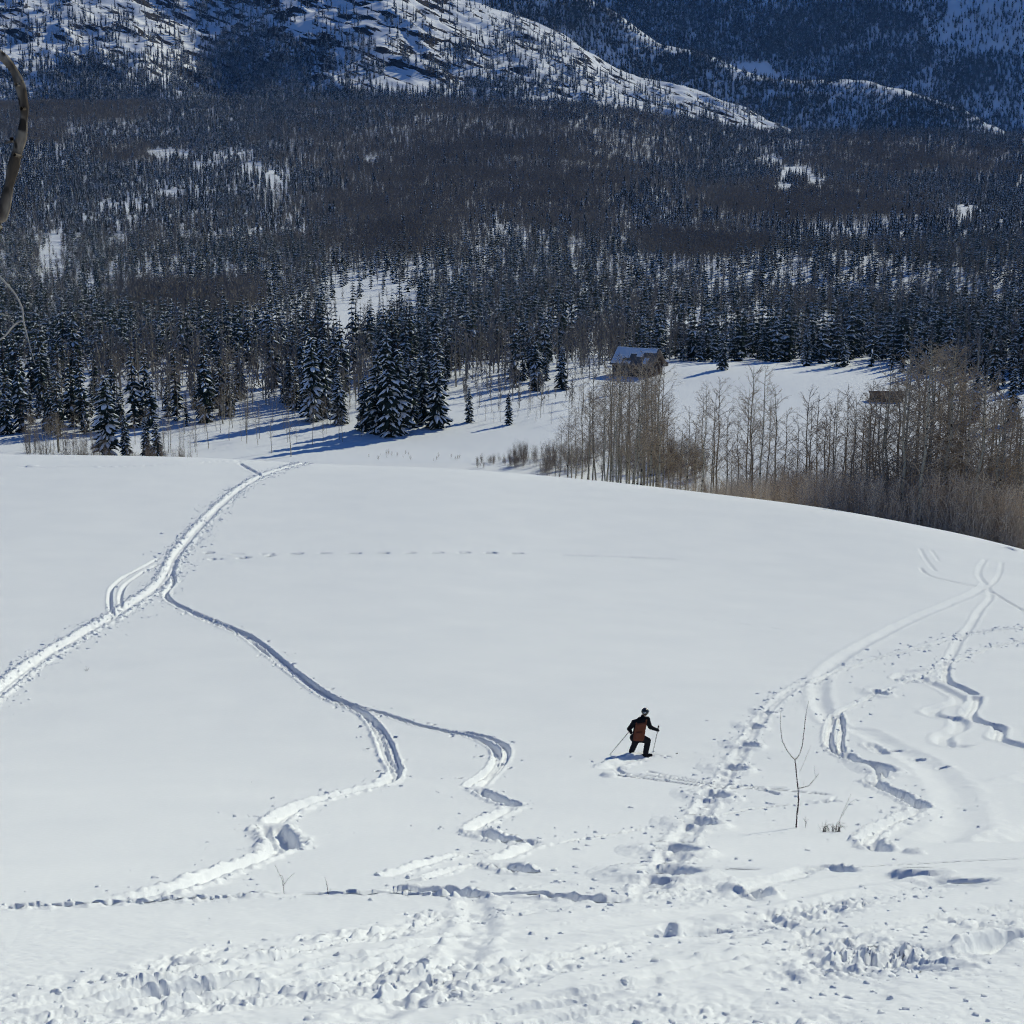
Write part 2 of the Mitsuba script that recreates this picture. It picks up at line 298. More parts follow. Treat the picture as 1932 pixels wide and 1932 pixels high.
CLODS = []                                                    # (x, y, radius)
for i, k in enumerate(TR):
    px = dense(k['pts'], 6.0)
    line = np.array([at(a, b)[:2] for a, b in px])
    jump = np.linalg.norm(np.diff(line, axis=0), axis=1)
    if len(line) > 5:                                          # smooth out the bends left by the tracing
        for _ in range(2):
            line[1:-1] = 0.25 * line[:-2] + 0.5 * line[1:-1] + 0.25 * line[2:]
    k['line'] = dense(line, 0.05)
    if k['crumbs']:
        k['crumbs'] *= 1.0 if k['kind'] == 'churn' else 0.8
        L = k['line']
        t = np.gradient(L, axis=0)
        t /= np.linalg.norm(t, axis=1, keepdims=True) + 1e-9
        length = len(L) * 0.05
        n = int(k['crumbs'] * length)
        j = RNG.integers(0, len(L), n)
        if k['kind'] == 'churn':
            off = RNG.normal(0, k['w'] * 0.75, n)
            r = 0.010 + RNG.random(n) ** 4 * 0.055
        else:
            off = (k['w'] * 1.15 + RNG.exponential(0.30, n)) * RNG.choice([-1, 1], n)
            r = 0.013 + RNG.random(n) ** 4 * 0.075
        q = L[j] + np.stack([-t[j, 1], t[j, 0]], -1) * off[:, None] + RNG.normal(0, 0.08, (n, 2))
        CLODS += [(a, b, c * min(1.55, 0.34 + b / 78)) for (a, b), c in zip(q, r)]


for i_ in (5, 6):
    L_ = TR[i_]['line']
    t_ = np.gradient(L_, axis=0)
    t_ /= np.linalg.norm(t_, axis=1, keepdims=True) + 1e-9
    for n_, j_ in enumerate(range(30, len(L_) - 30, 46)):
        q_ = L_[j_] + np.array([-t_[j_, 1], t_[j_, 0]]) * (0.5 if n_ % 2 else -0.5)
        PITS.append((*q_, .08, .05, .14, 'at'))


def carve(X, Y):
    """Height added to the smooth ground by the tracks, at the points X, Y."""
    dz = np.zeros(X.size)
    P = np.stack([X.ravel(), Y.ravel()], -1)
    order_y = P[:, 1]
    fine = nz(P[:, 0], P[:, 1], 0.16, 5, 2)
    mid = nz(P[:, 0], P[:, 1], 0.42, 6, 2)
    chunk = meshkit.noise(np.stack([P[:, 0] / 0.13, P[:, 1] / 0.13, P[:, 0] * 0], -1), 9)
    chunk2 = meshkit.noise(np.stack([P[:, 0] / 0.07, P[:, 1] / 0.09, P[:, 0] * 0], -1), 12)
    warp = nz(P[:, 0], P[:, 1], 0.3, 8, 2) * 0.09
    lump = np.minimum(np.abs(nz(P[:, 0] + warp, P[:, 1] * 0.55 - P[:, 0] * 0.3, 0.20, 18, 3)) * 2.6, 1)
    lump2 = np.minimum(np.abs(nz(P[:, 0], P[:, 1] * 0.6 - P[:, 0] * 0.25 + warp, 0.062, 19, 2)) * 2.6, 1)
    patch = nz(P[:, 0], P[:, 1], 0.9, 16, 2)
    block = 1 - np.abs(nz(P[:, 0] + warp, P[:, 1] * 0.8 + warp, 0.10, 14, 2)) * 2.2
    block = np.where(block > 0.2, block, 0.2 + (block - .2) * .4)
    for k in TR:
        L, w = k['line'], k['w']
        reach = w * 2.6 + 0.25
        lo, hi = L.min(0) - reach, L.max(0) + reach
        idx = np.nonzero((P[:, 1] > lo[1]) & (P[:, 1] < hi[1]) & (P[:, 0] > lo[0]) & (P[:, 0] < hi[0]))[0]
        if not len(idx):
            continue
        dist, near = cKDTree(L).query(P[idx], distance_upper_bound=reach)
        ok = np.isfinite(dist)
        idx, dist, near = idx[ok], dist[ok], near[ok]
        if not len(idx):
            continue
        tt = near * 0.05
        end = ss(0, 0.5, tt) * ss(0, 0.5, len(L) * 0.05 - tt)
        ww = w * (1 + 0.20 * mid[idx] + 0.10 * fine[idx] + (0.25 * fine[idx] if k['rough'] > 0.03 else 0))
        s = dist / ww
        if k['kind'] == 'churn':
            m = 1 - ss(0.7, 1.5, s + 0.5 * mid[idx])
            c = 0.75 * (lump[idx] - 0.45) + 0.22 * (lump2[idx] - 0.35) + 0.35 * mid[idx] + 0.40 * np.maximum(block[idx] - .45, 0)
            dz[idx] += m * (c * k['rough'] * 0.62 * (0.14 + 0.86 * ss(-0.1, 0.5, patch[idx])) - k['depth'])
            continue
        prof = 1 - ss(1 - k['soft'], 1 + 0.3 * k['soft'], s)
        depth = k['depth'] * (1 + 0.3 * mid[idx])
        if k['soft'] < 0.6 and w > 0.1:
            prof = prof * (1 - 0.30 * np.exp(-(s / 0.24) ** 2))
            prof = np.clip(prof * (1 + 0.14 * fine[idx]), 0, 1.1)
        if k['kind'] == 'dots':
            depth = depth * ss(-0.1, 0.5, np.sin(tt * 2 * np.pi / 2.1))
        rim = k['rim'] * np.exp(-((s - 1.45) / 0.38) ** 2) * (0.6 + 0.8 * np.abs(mid[idx]) + (1.2 * np.maximum(fine[idx], -0.3) if k['rough'] > 0 else 0))
        cut = -depth * prof * end
        rough = k['rough'] * np.exp(-(s / 1.3) ** 2) * (fine[idx] * 0.8 + (chunk[idx] - 0.5) * 0.7) * end
        new = cut + rim * end + rough
        old = dz[idx]
        dz[idx] = np.where(prof * end > 0.05, np.minimum(old * (1 - 0.5 * prof), 0.35 * old * (prof < .99) + new), old + new)
    for px, py, a, b, dep, *here in PITS:
        c = (px, py) if here else at(px, py)
        g = (P[:, 0] - c[0]) ** 2 / a ** 2 + (P[:, 1] - c[1]) ** 2 / (b * (2.9 if dep > .19 else 1.6)) ** 2
        idx = np.nonzero(g < 9)[0]
        if not len(idx):
            continue
        if dep > .19:
            a, b, dep = a * 1.05, b * 1.85, dep * 1.25
        g = (P[idx, 0] - c[0]) ** 2 / a ** 2 + (P[idx, 1] - c[1]) ** 2 / (b * 1.6) ** 2
        s = np.sqrt(g) * (1 + 0.2 * mid[idx])
        if dep > 0.19:
            dz[idx] += 0.13 * np.exp(-((P[idx, 0] - c[0] + 1.5 * a) / (0.9 * a)) ** 2 - ((P[idx, 1] - c[1] - .1) / (2.2 * b)) ** 2) * (0.8 + fine[idx])
        dz[idx] += -dep * (1 - ss(0.45, 1.05, s)) + 0.28 * abs(dep) * np.exp(-((s - 1.35) / 0.35) ** 2) * (0.9 + fine[idx]) * (dep > 0)
    dz = dz + (0.016 * nz(P[:, 0], P[:, 1], 0.35, 17, 3) + 0.010 * np.maximum(fine, 0)) * (1 - ss(10, 17, P[:, 1])) * (0.4 + np.maximum(patch, 0))
    dz = np.where(dz > 0.04, 0.04 + 0.06 * np.tanh((dz - 0.04) / 0.06), dz)
    return dz.reshape(X.shape)


def sheet(X, Y, Z):
    n, m = X.shape
    v = np.stack([X.ravel(), Y.ravel(), Z.ravel()], -1)
    i, j = np.meshgrid(np.arange(n - 1), np.arange(m - 1), indexing='ij')
    a = (i * m + j).ravel()
    return v, np.concatenate([np.stack([a, a + 1, a + m + 1], -1), np.stack([a, a + m + 1, a + m], -1)])


# rows close together where the slope is near, further apart with distance
rows = []
for py in np.arange(2010, 840, -1.0):
    p = at(966, py)
    if p[1] > 158:
        break
    rows.append(p[1])
rows = np.array(rows)
rows = np.interp(np.linspace(0, len(rows) - 1, 1010), np.arange(len(rows)), rows)
rows = np.concatenate([np.linspace(-12, 2.5, 8), np.linspace(3, rows[0] - 0.05, 40), rows, np.linspace(159, 212, 40)])
cols = np.sinh(np.linspace(-1, 1, 941) * 1.0) / np.sinh(1.0) * 0.0 + np.linspace(-0.47, 0.47, 941)
Yf = np.repeat(rows[:, None], len(cols), 1)
Xf = cols[None, :] * (np.maximum(Yf, 0) * 1.0 + 2.2 + 3.5 * np.exp(-np.maximum(Yf, 0) / 4))
Zf = H(Xf, Yf) + carve(Xf, Yf)
obj('snow_slope', sheet(Xf, Yf, Zf), 'snow', smooth=True)
tag('snow_slope', 'wide white snow slope in the foreground crossed by ski tracks', kind='structure')
from scipy.interpolate import LinearNDInterpolator


def snow_z(x, y):
    x, y = np.atleast_1d(x).astype(float), np.atleast_1d(y).astype(float)
    return H(x, y) + carve(x[None], y[None])[0]


# valley floor and forest hill
ry = np.concatenate([np.linspace(186, 345, 110), np.linspace(350, 2600, 130)])
cu = np.linspace(-0.62, 0.62, 330)
Yv = np.repeat(ry[:, None], len(cu), 1)
Xv = cu[None] * Yv
Zv = H(Xv, Yv) - 0.35 * (1 - ss(200, 215, Yv))
near_rows = ry <= 346
m1 = 111
obj('snow_meadow', sheet(Xv[:m1], Yv[:m1], Zv[:m1]), 'far_snow', smooth=True)
tag('snow_meadow', 'snow covered meadow in the valley below the slope', kind='structure')
obj('forested_hillside', sheet(Xv[m1 - 1:], Yv[m1 - 1:], Zv[m1 - 1:]), 'far_snow', smooth=True)
tag('forested_hillside', 'snowy hillside under the dense forest', kind='structure')

# ------------------------------------------------------------------ hills behind: each has its own crest line
def crest(pts, depth):
    a = np.array([ray(px, py) for px, py in pts]) * depth
    return PchipInterpolator(a[:, 0], a[:, 1], extrapolate=True), a[0, 0], a[-1, 0]


CB, b0, b1 = crest([(-500, -80), (0, -60), (500, -60), (800, -25), (870, 0), (1000, 42), (1100, 90), (1140, 118), (1200, 148), (1300, 168), (1400, 208), (1500, 255), (1600, 300), (1900, 380), (2400, 420)], 3900)
CC, c0, c1 = crest([(400, -60), (800, -40), (960, -20), (1080, -8), (1170, 35), (1250, 85), (1330, 105), (1450, 150), (1500, 152), (1600, 153), (1700, 172), (1800, 203), (1890, 250), (2000, 300), (2400, 380)], 4700)
CE, e0, e1 = crest([(400, -300), (900, -260), (1300, -240), (1800, -260), (2400, -320)], 7200)


def HB(x, y):
    x, y = np.broadcast_arrays(np.asarray(x, float), np.asarray(y, float))
    c = CB(np.clip(x * 3900 / np.maximum(y, 2000), b0, b1))
    t = (y - 2450) / 1450
    base = 128 - 40 * ss(0.03, 0.19, x / np.maximum(y, 1))
    z = base + (c - base) * np.where(t < 1, t, 1 - 1.2 * (t - 1))
    u = x / y
    gully = np.exp(-((u + 0.185 + 0.00002 * (y - 2450)) / 0.04) ** 2) * ss(0.05, 0.3, t) * (1 - ss(0.75, 1.0, t))
    z = z - 85 * gully
    sp = np.exp(-((u + 0.085) / 0.035) ** 2) * ss(0.1, 0.5, t) * (1 - ss(0.8, 1.0, t))
    z = z + 45 * sp
    r = 1 - np.abs(nz(x + 0.4 * y, y - 0.25 * x, 190, 21, 4))
    q = 1 - np.abs(nz(x * 0.8 + y * 0.5, y * 0.5 - x * 0.3, 70, 23, 3)) * 2
    return z + ((r - 0.75) * 46 + (q - 0.5) * 15) * ss(0.02, 0.25, t) * (1 - 0.55 * ss(0.8, 1, t)) + nz(x, y, 45, 22, 3) * 5 * ss(0, .2, t)


def HC(x, y):
    x, y = np.broadcast_arrays(np.asarray(x, float), np.asarray(y, float))
    c = CC(np.clip(x * 4700 / np.maximum(y, 2000), c0, c1))
    t = (y - 4150) / 550
    z = 30 + (c - 30) * np.where(t < 0.86, t * 1.10, 0.946 + (np.minimum(t, 1.4) - 0.86) * 0.385) - np.maximum(t - 1, 0) * 260
    return z + nz(x, y, 160, 31, 4) * 26 * ss(0.0, 0.4, t) * (1 - 0.45 * ss(0.75, 1, t)) + (0.5 - np.abs(nz(x, y, 60, 32, 3))) * 18 * ss(0.3, .8, t)


def HE(x, y):
    x, y = np.broadcast_arrays(np.asarray(x, float), np.asarray(y, float))
    c = CE(np.clip(x * 7200 / np.maximum(y, 2000), e0, e1))
    t = (y - 5600) / 1600
    z = 60 + (c - 60) * t
    r = 1 - np.abs(nz(x, y * 0.35, 420, 41, 4))
    return z + (r - 0.7) * 210 * ss(0.0, 0.2, t) + nz(x, y, 120, 42, 3) * 22


def hill(key, fn, y0, y1, ny, u0, u1, nx, bsdf, label):
    Y = np.repeat(np.linspace(y0, y1, ny)[:, None], nx, 1)
    X = np.linspace(u0, u1, nx)[None] * Y
    obj(key, sheet(X, Y, fn(X, Y)), bsdf, smooth=True)
    tag(key, label, kind='structure')


hill('rocky_hill', HB, 2450, 4300, 240, -0.5, 0.5, 560, 'rock_and_snow', 'snow covered rocky hill with sunlit ledges behind the forest')
hill('wooded_ridge', HC, 4100, 5200, 90, -0.3, 0.6, 300, 'far_snow', 'dark wooded ridge with a sunlit snowy crest behind the rocky hill')
hill('far_mountain', HE, 5400, 7400, 110, -0.35, 0.62, 260, 'far_snow', 'blue shaded mountain face at the top right')

# ------------------------------------------------------------------ trees
def tube(pts, radii, sides):
    p = np.asarray(pts, float)
    t = np.gradient(p, axis=0)
    t /= np.linalg.norm(t, axis=1, keepdims=True) + 1e-12
    ref = np.where(np.abs(t[:, 2:]) < 0.9, [[0, 0, 1.0]], [[1.0, 0, 0]])
    a = np.cross(t, ref)
    a /= np.linalg.norm(a, axis=1, keepdims=True) + 1e-12
    b = np.cross(t, a)
    g = np.arange(sides) * 2 * np.pi / sides
    v = (p[:, None] + np.asarray(radii, float)[:, None, None] * (np.cos(g)[None, :, None] * a[:, None] + np.sin(g)[None, :, None] * b[:, None])).reshape(-1, 3)
    i, j = np.meshgrid(np.arange(len(p) - 1), np.arange(sides), indexing='ij')
    q = np.stack([i * sides + j, i * sides + (j + 1) % sides, (i + 1) * sides + (j + 1) % sides, (i + 1) * sides + j], -1).reshape(-1, 4)
    return v, np.vstack([q[:, [0, 1, 2]], q[:, [0, 2, 3]]])


class MB:
    def __init__(self):
        self.v, self.f, self.n = [], [], 0

    def add(self, v, f):
        v = np.asarray(v, float)
        self.v.append(v)
        self.f.append(np.asarray(f, int) + self.n)
        self.n += len(v)
        return self

    def mesh(self):
        return np.vstack(self.v), np.vstack(self.f)


def strip3(spine, left, right):
    n = len(spine)
    v = np.vstack([spine, left, right])
    f = []
    for i in range(n - 1):
        f += [[i, i + 1, n + i + 1], [i, n + i + 1, n + i], [i, 2 * n + i + 1, i + 1], [i, 2 * n + i, 2 * n + i + 1]]
    return v, f


def spruce(seed, Ht=1.0, R=0.16, whorls=18, per=7, segs=5, snow=0.65, bare=0.05, pw=0.75):
    """A conifer of height 1 (scaled when placed): trunk, drooping boughs and the snow lying on them."""
    r = np.random.default_rng(seed)
    fol, sno, trunk = MB(), MB(), MB()
    trunk.add(*tube([[0, 0, -0.03], [0.004, 0, 0.5], [0, 0, 1.0]], [0.016, 0.011, 0.002], 5))
    lean = r.normal(0, 0.01, 2)
    for w in range(whorls):
        t = bare + (0.97 - bare) * (w / whorls) ** 0.9
        for b in range(per if t < 0.8 else max(3, per - 2)):
            az = b * 2 * math.pi / per + w * 1.3 + r.normal(0, 0.25)
            L = (R * (1 - t) ** pw * (0.4 + 0.95 * r.random()) + 0.012) * (1 if r.random() > 0.15 else 0.45)
            if t < 0.12:
                L *= 0.8
            s = np.linspace(0.05, 1, segs)
            up, dr_ = r.normal(0.1 + 0.3 * t, 0.15), 0.55 + 0.35 * r.random()
            rad = s * L
            zz = t + up * rad - dr_ * rad * s
            d, q = np.array([math.cos(az), math.sin(az)]), np.array([-math.sin(az), math.cos(az)])
            wd = L * (0.11 + 0.17 * np.sin(np.pi * np.minimum(s * 0.9 + 0.12, 1)) ** 1.0) * (0.7 + 0.6 * r.random(segs))
            wd[-1] *= 0.25
            hang = wd * (0.5 + 0.8 * r.random(segs))
            sp = np.column_stack([d[0] * rad, d[1] * rad, zz])
            lf = sp + np.column_stack([q[0] * wd, q[1] * wd, -hang]) + r.normal(0, 0.012 * L / R * 0.16, (segs, 3))
            rt = sp + np.column_stack([-q[0] * wd, -q[1] * wd, -hang * (0.7 + 0.6 * r.random(segs))]) + r.normal(0, 0.012 * L / R * 0.16, (segs, 3))
            fol.add(*strip3(sp, lf, rt))
            if r.random() < snow:
                k = 0.30 + 0.42 * r.random()
                lift = np.array([0, 0, 0.006 + 0.05 * L])
                a0 = r.integers(0, 2) if segs > 3 else 0
                sl = slice(a0, segs if r.random() < 0.7 else segs - 1)
                sno.add(*strip3((sp + lift)[sl], (sp + (lf - sp) * k + lift * 0.75)[sl], (sp + (rt - sp) * k + lift * 0.75)[sl]))
    for m in (fol, sno, trunk):
        for v in m.v:
            v[:, 0] += lean[0] * v[:, 2]
            v[:, 1] += lean[1] * v[:, 2]
    return trunk, fol, sno


def far_spruce(seed, R=0.16, tiers=7, pts=6, snow=0.5):
    r = np.random.default_rng(seed)
    fol, sno = MB(), MB()
    for k in range(tiers):
        t = 0.02 + 0.9 * k / tiers
        rr = R * (1 - t) ** 0.8 * (0.8 + 0.4 * r.random())
        hh = 1.5 / tiers * (1 - 0.3 * t)
        az = np.arange(pts) * 2 * np.pi / pts + r.random() * 6
        for i in range(pts):
            a, c = az[i], 0.55 * np.pi / pts
            q = rr * (0.6 + 0.6 * r.random())
            tip = np.array([math.cos(a) * q, math.sin(a) * q, t - 0.35 * q])
            l = np.array([math.cos(a - 2 * c) * q * .55, math.sin(a - 2 * c) * q * .55, t + .1 * hh])
            m = np.array([math.cos(a + 2 * c) * q * .55, math.sin(a + 2 * c) * q * .55, t + .1 * hh])
            top = np.array([0, 0, min(1.0, t + hh)])
            is_snow = r.random() < snow
            if is_snow:
                o = np.array([0, 0, .006])
                e = 0.45 + .3 * r.random()
                c2 = top * .35 + tip * .65
                sno.add([c2 + (top - c2) * .5 + o, l * e + c2 * (1 - e) + o, tip * .8 + c2 * .2 + o * 2, m * e + c2 * (1 - e) + o], [[0, 1, 2], [0, 2, 3]])
            fol.add([top, l, tip, m], [[0, 1, 2], [0, 2, 3]])
    return fol, sno


def sliver(p, q, w, r):
    d = q - p
    s = np.cross(d, r.normal(0, 1, 3))
    s = s / (np.linalg.norm(s) + 1e-9) * w
    return [p - s, p + s, q], [[0, 1, 2]]


def aspen(seed, prim=24, sec=6, ter=5, start=0.35, spread=0.17, fork=False):
    """A bare aspen of height 1: bent pale trunk; limbs and twigs."""
    r = np.random.default_rng(seed)
    trunk, crown = MB(), MB()
    t = np.linspace(-0.03, 1, 9)
    bx, by = r.normal(0, 0.007, 9).cumsum(), r.normal(0, 0.007, 9).cumsum()
    bx, by = bx - bx[0], by - by[0]
    P = np.column_stack([bx, by, t])
    trunk.add(*tube(P, 0.0072 * (1 - np.clip(t, 0, 1)) ** 0.8 + 0.0009, 6))
    f = interp1d(t, P, axis=0)
    for i in range(prim):
        h = start + (0.97 - start) * (i + r.random()) / prim
        a = r.random() * 6.283
        L = spread * (0.45 + 0.75 * r.random()) * (1.15 - 0.7 * ((h - start) / (1 - start)) ** 1.5)
        el = math.radians(18 + 38 * r.random())
        d = np.array([math.cos(a) * math.cos(el), math.sin(a) * math.cos(el), math.sin(el)])
        s = np.linspace(0, 1, 4)[:, None]
        q = f(h) + d * L * s + np.array([0, 0, 0.25 * L]) * s ** 2 + r.normal(0, 0.05 * L, (4, 3)) * s
        crown.add(*tube(q, np.array([0.0019, 0.0015, 0.0010, 0.0005]), 3))
        g = interp1d(s[:, 0], q, axis=0)
        for j in range(sec):
            u = 0.25 + 0.75 * (j + r.random()) / sec * 0.98
            l2 = L * 0.42 * (0.5 + 0.7 * r.random())
            d2 = d + r.normal(0, 0.55, 3)
            d2[2] = abs(d2[2]) * 0.8
            d2 /= np.linalg.norm(d2)
            p0 = g(min(u, 1.0))
            p1 = p0 + d2 * l2
            v, ff = sliver(p0, p1, 0.0010, r)
            crown.add(v, ff)
            for k in range(ter):
                w0 = p0 + (p1 - p0) * (0.25 + 0.75 * r.random())
                d3 = d2 + r.normal(0, 0.6, 3)
                d3 /= np.linalg.norm(d3)
                v, ff = sliver(w0, w0 + d3 * l2 * (0.3 + 0.5 * r.random()), 0.0008, r)
                crown.add(v, ff)
    return trunk, crown


def far_aspen(seed, n=30, w=0.012, start=0.15):
    r = np.random.default_rng(seed)
    m, tk = MB(), MB()
    tk.add(*tube([[0, 0, -0.02], [0.01, 0, 0.5], [0, 0.01, 0.95]], [0.012, 0.010, 0.003], 3))
    for i in range(n):
        h = start + (0.95 - start) * r.random()
        a = r.random() * 6.283
        el = math.radians(40 + 40 * r.random())
        L = 0.24 * (1.1 - 0.6 * h) * (0.5 + r.random())
        o = r.normal(0, 0.045, 3) * [1, 1, 0.3]
        p = np.array([0, 0, h]) + o
        d = np.array([math.cos(a) * math.cos(el), math.sin(a) * math.cos(el), math.sin(el)]) * L
        v, f = sliver(p, p + d, w, r)
        m.add(v, f)
    return tk, m


def brush(seed, stems=11, per=10):
    """A clump of bare brush of height 1."""
    r = np.random.default_rng(seed)
    m = MB()
    for i in range(stems):
        a, s = r.random() * 6.283, 0.22 * math.sqrt(r.random())
        p = np.array([math.cos(a) * s, math.sin(a) * s, -0.03])
        hh = 0.55 + 0.45 * r.random()
        q = p + np.array([r.normal(0, 0.13), r.normal(0, 0.13), hh])
        v, f = tube([p, (p + q) / 2 + r.normal(0, 0.02, 3), q], [0.0060, 0.0045, 0.001], 3)
        m.add(v, f)
        for j in range(per):
            u = 0.2 + 0.8 * r.random()
            w0 = p + (q - p) * u
            d = np.array([r.normal(0, 0.5), r.normal(0, 0.5), 0.6 + 0.5 * r.random()])
            d *= 0.26 * (0.4 + 0.7 * r.random()) * (1.25 - 0.6 * u)
            v, f = sliver(w0, w0 + d, 0.0042, r)
            m.add(v, f)
            for k in range(3):
                e = w0 + d * (0.3 + 0.5 * r.random())
                v, f = sliver(e, e + (d + r.normal(0, 0.12, 3)) * 0.6, 0.003, r)
                m.add(v, f)
    return m


def group(key, parts):
    scene[key] = {'type': 'shapegroup', **{n: mikit.ply(m.mesh(), b) for n, m, b in parts if m.n}}


NS = 7
for k in range(NS):
    tk, fo, sn = spruce(100 + k, R=0.105 + 0.015 * (k % 3), whorls=30 + k % 3, per=8, snow=0.72 + 0.05 * (k % 3), pw=0.5)
    group(f'spruce_kind_{k}', [('trunk', tk, 'spruce_bark'), ('crown', fo, 'needles'), ('snow', sn, 'loose_snow')])
for k in range(5):
    tk, fo, sn = spruce(150 + k, R=0.105 + 0.012 * (k % 3), whorls=17 + k % 3, per=6, segs=4, pw=0.62, snow=0.55 + 0.08 * (k % 3))
    group(f'plain_spruce_{k}', [('trunk', tk, 'spruce_bark'), ('crown', fo, 'needles'), ('snow', sn, 'loose_snow')])
NM = 6
for k in range(NM):
    tk, fo, sn = spruce(200 + k, R=0.115 + 0.012 * (k % 3), whorls=12, per=5, segs=3, snow=0.46 + 0.1 * (k % 3))
    fo.add(*tube([[0, 0, 0], [0, 0, 1]], [0.012, 0.001], 3))
    group(f'mid_spruce_{k}', [('crown', fo, 'needles'), ('snow', sn, 'loose_snow')])
NF = 6
for k in range(NF):
    fo, sn = far_spruce(300 + k, R=0.125 + 0.015 * (k % 3), snow=0.40 + 0.1 * (k % 3))
    group(f'far_spruce_{k}', [('crown', fo, 'far_needles'), ('snow', sn, 'far_snow')])
for k in range(4):
    fo, sn = far_spruce(340 + k, R=0.20, tiers=4, pts=5, snow=0.12)
    group(f'tiny_spruce_{k}', [('crown', fo, 'far_needles'), ('snow', sn, 'far_snow')])
NA = 6
for k in range(NA):
    tk, cr = aspen(400 + k, prim=22 + 2 * (k % 3), start=0.30 + 0.06 * (k % 3), spread=0.15 + 0.02 * (k % 3))
    group(f'aspen_kind_{k}', [('trunk', tk, 'aspen_bark'), ('crown', cr, 'tan_twigs' if k % 2 else 'twigs')])
for k in range(6):
    tk, cr = aspen(450 + k, prim=34, sec=7, ter=5, start=0.34 - 0.03 * (k % 3), spread=0.125 + 0.012 * (k % 3))
    group(f'slim_aspen_{k}', [('trunk', tk, 'aspen_bark'), ('crown', cr, 'tan_twigs')])
for k in range(4):
    tk, cr = far_aspen(500 + k)
    group(f'far_aspen_{k}', [('trunk', tk, 'aspen_bark'), ('crown', cr, 'far_twigs')])
for k in range(4):
    group(f'brush_kind_{k}', [('stems', brush(600 + k), 'brush_twigs' if k < 2 else 'twigs')])


def put(key, grp, p, h, rz, wide=1.0):
    c, q, w = math.cos(rz) * h * wide, math.sin(rz) * h * wide, float(h)
    m = T([[c, -q, 0, float(p[0])], [q, c, 0, float(p[1])], [0, 0, w, float(p[2])], [0, 0, 0, 1]])
    scene[key] = {'type': 'instance', 'to_world': m, 'group': {'type': 'ref', 'id': grp}}


# --- spruces traced one by one: base px, py, top py
def height_for(p, top):
    _, sz = ray(966, top)
    return sz * p[1] - p[2]


SPR = [(735, 824, 622, 'tallest snow laden spruce of the clump at the meadow edge'), (712, 818, 655, 'left spruce of the tall clump at the meadow edge, branches down to the snow'),
       (752, 820, 650, 'spruce in the middle of the tall clump, its foot in the open snow'), (775, 806, 668, 'spruce at the back right of the tall clump at the meadow edge'),
       (797, 800, 664, 'slim spruce between the tall clump and the lone spruce to its right'), (825, 808, 672, 'snow laden spruce standing just right of the tall clump'),
       (885, 797, 728, 'small lone spruce in open snow right of the tall clump'), (960, 802, 738, 'small thin spruce on the meadow, second right of the tall clump'),
       (1012, 737, 640, 'dark spruce at the forest edge left of the brown cabin'), (205, 862, 700, 'tall spruce over the brown thicket by the left crest'), (238, 862, 778, 'short spruce right of the tall one at the left crest'),
       (278, 862, 782, 'small spruce behind the left crest, left of a close pair'), (296, 862, 790, 'smallest spruce behind the left crest, right of a close pair'), (398, 776, 690, 'left spruce of a close pair at the left forest edge'),
       (432, 782, 690, 'right spruce of a close pair at the left forest edge'), (455, 752, 662, 'bushy spruce topped with snow behind the pair at the left forest edge'), (590, 795, 628, 'tall dark spruce left of the tall clump'),
       (612, 788, 632, 'tall spruce with bare brown lower boughs left of the tall clump'), (572, 760, 640, 'spruce at the back of the dark group left of the tall clump'), (640, 800, 700, 'lower spruce between the dark group and the tall clump'),
       (548, 760, 668, 'spruce at the left end of the dark group left of the tall clump'), (1325, 682, 622, 'narrow spruce standing in the open right of the brown cabin'), (1362, 698, 622, 'broad dark spruce in the open, second right of the brown cabin'),
       (1840, 792, 700, 'dark spruce among bare trees near the right edge'), (1908, 800, 690, 'spruce at the right edge above the brown thicket'), (1060, 735, 650, 'slim spruce at the forest edge nearest the cabin on its left'),
       (690, 812, 705, 'short spruce tucked in front of the tall clump on its left'), (1520, 690, 610, 'dark spruce at the forest edge above the right end of the meadow')]
spr_xy = []
PL = np.random.default_rng(11)
for n, (px, py, top, lab) in enumerate(SPR):
    p = at(px, py, beyond=215)
    h = height_for(p, top)
    key = numbered('spruce_tree')
    put(key, f'spruce_kind_{n % NS}', p - [0, 0, 0.1], h, PL.random() * 6.28, 1.3 if h < 16 else 1.1)
    tag(key, lab, 'spruce')
    spr_xy.append((p[0], p[1]))

# --- the forest: random over the hillside, with clearings and patches of bare aspen
EDGE = interp1d([-0.7, -0.40, -0.28, -0.2, -0.1, 0.0, 0.06, 0.12, 0.2, 0.3, 0.36, 0.7], [228, 230, 243, 250, 262, 292, 316, 336, 334, 312, 288, 276])
CLEAR = [(700, 550, 110, 42), (650, 600, 50, 40), (520, 590, 70, 20), (320, 285, 45, 11), (400, 303, 48, 9), (475, 312, 26, 14), (520, 328, 28, 16), (430, 286, 60, 7), (1452, 298, 30, 9), (1500, 320, 34, 14), (1540, 338, 22, 9), (1480, 346, 18, 12), (1330, 600, 75, 22), (1430, 575, 50, 16), (700, 300, 14, 8), (950, 420, 20, 8), (100, 470, 26, 40), (230, 380, 70, 10), (320, 360, 30, 12), (1560, 590, 30, 22), (1820, 390, 40, 14), (880, 700, 40, 14)]
ASP = [(900, 290, 330, 90), (760, 400, 170, 70), (1050, 360, 160, 80), (120, 205, 160, 26), (250, 290, 70, 18), (1500, 380, 240, 40), (1700, 300, 220, 36), (480, 700, 70, 45), (270, 700, 130, 40), (690, 720, 40, 50), (930, 690, 80, 45),
       (1130, 665, 70, 40), (300, 560, 80, 30), (60, 240, 60, 30), (1330, 460, 120, 30), (430, 560, 60, 24)]


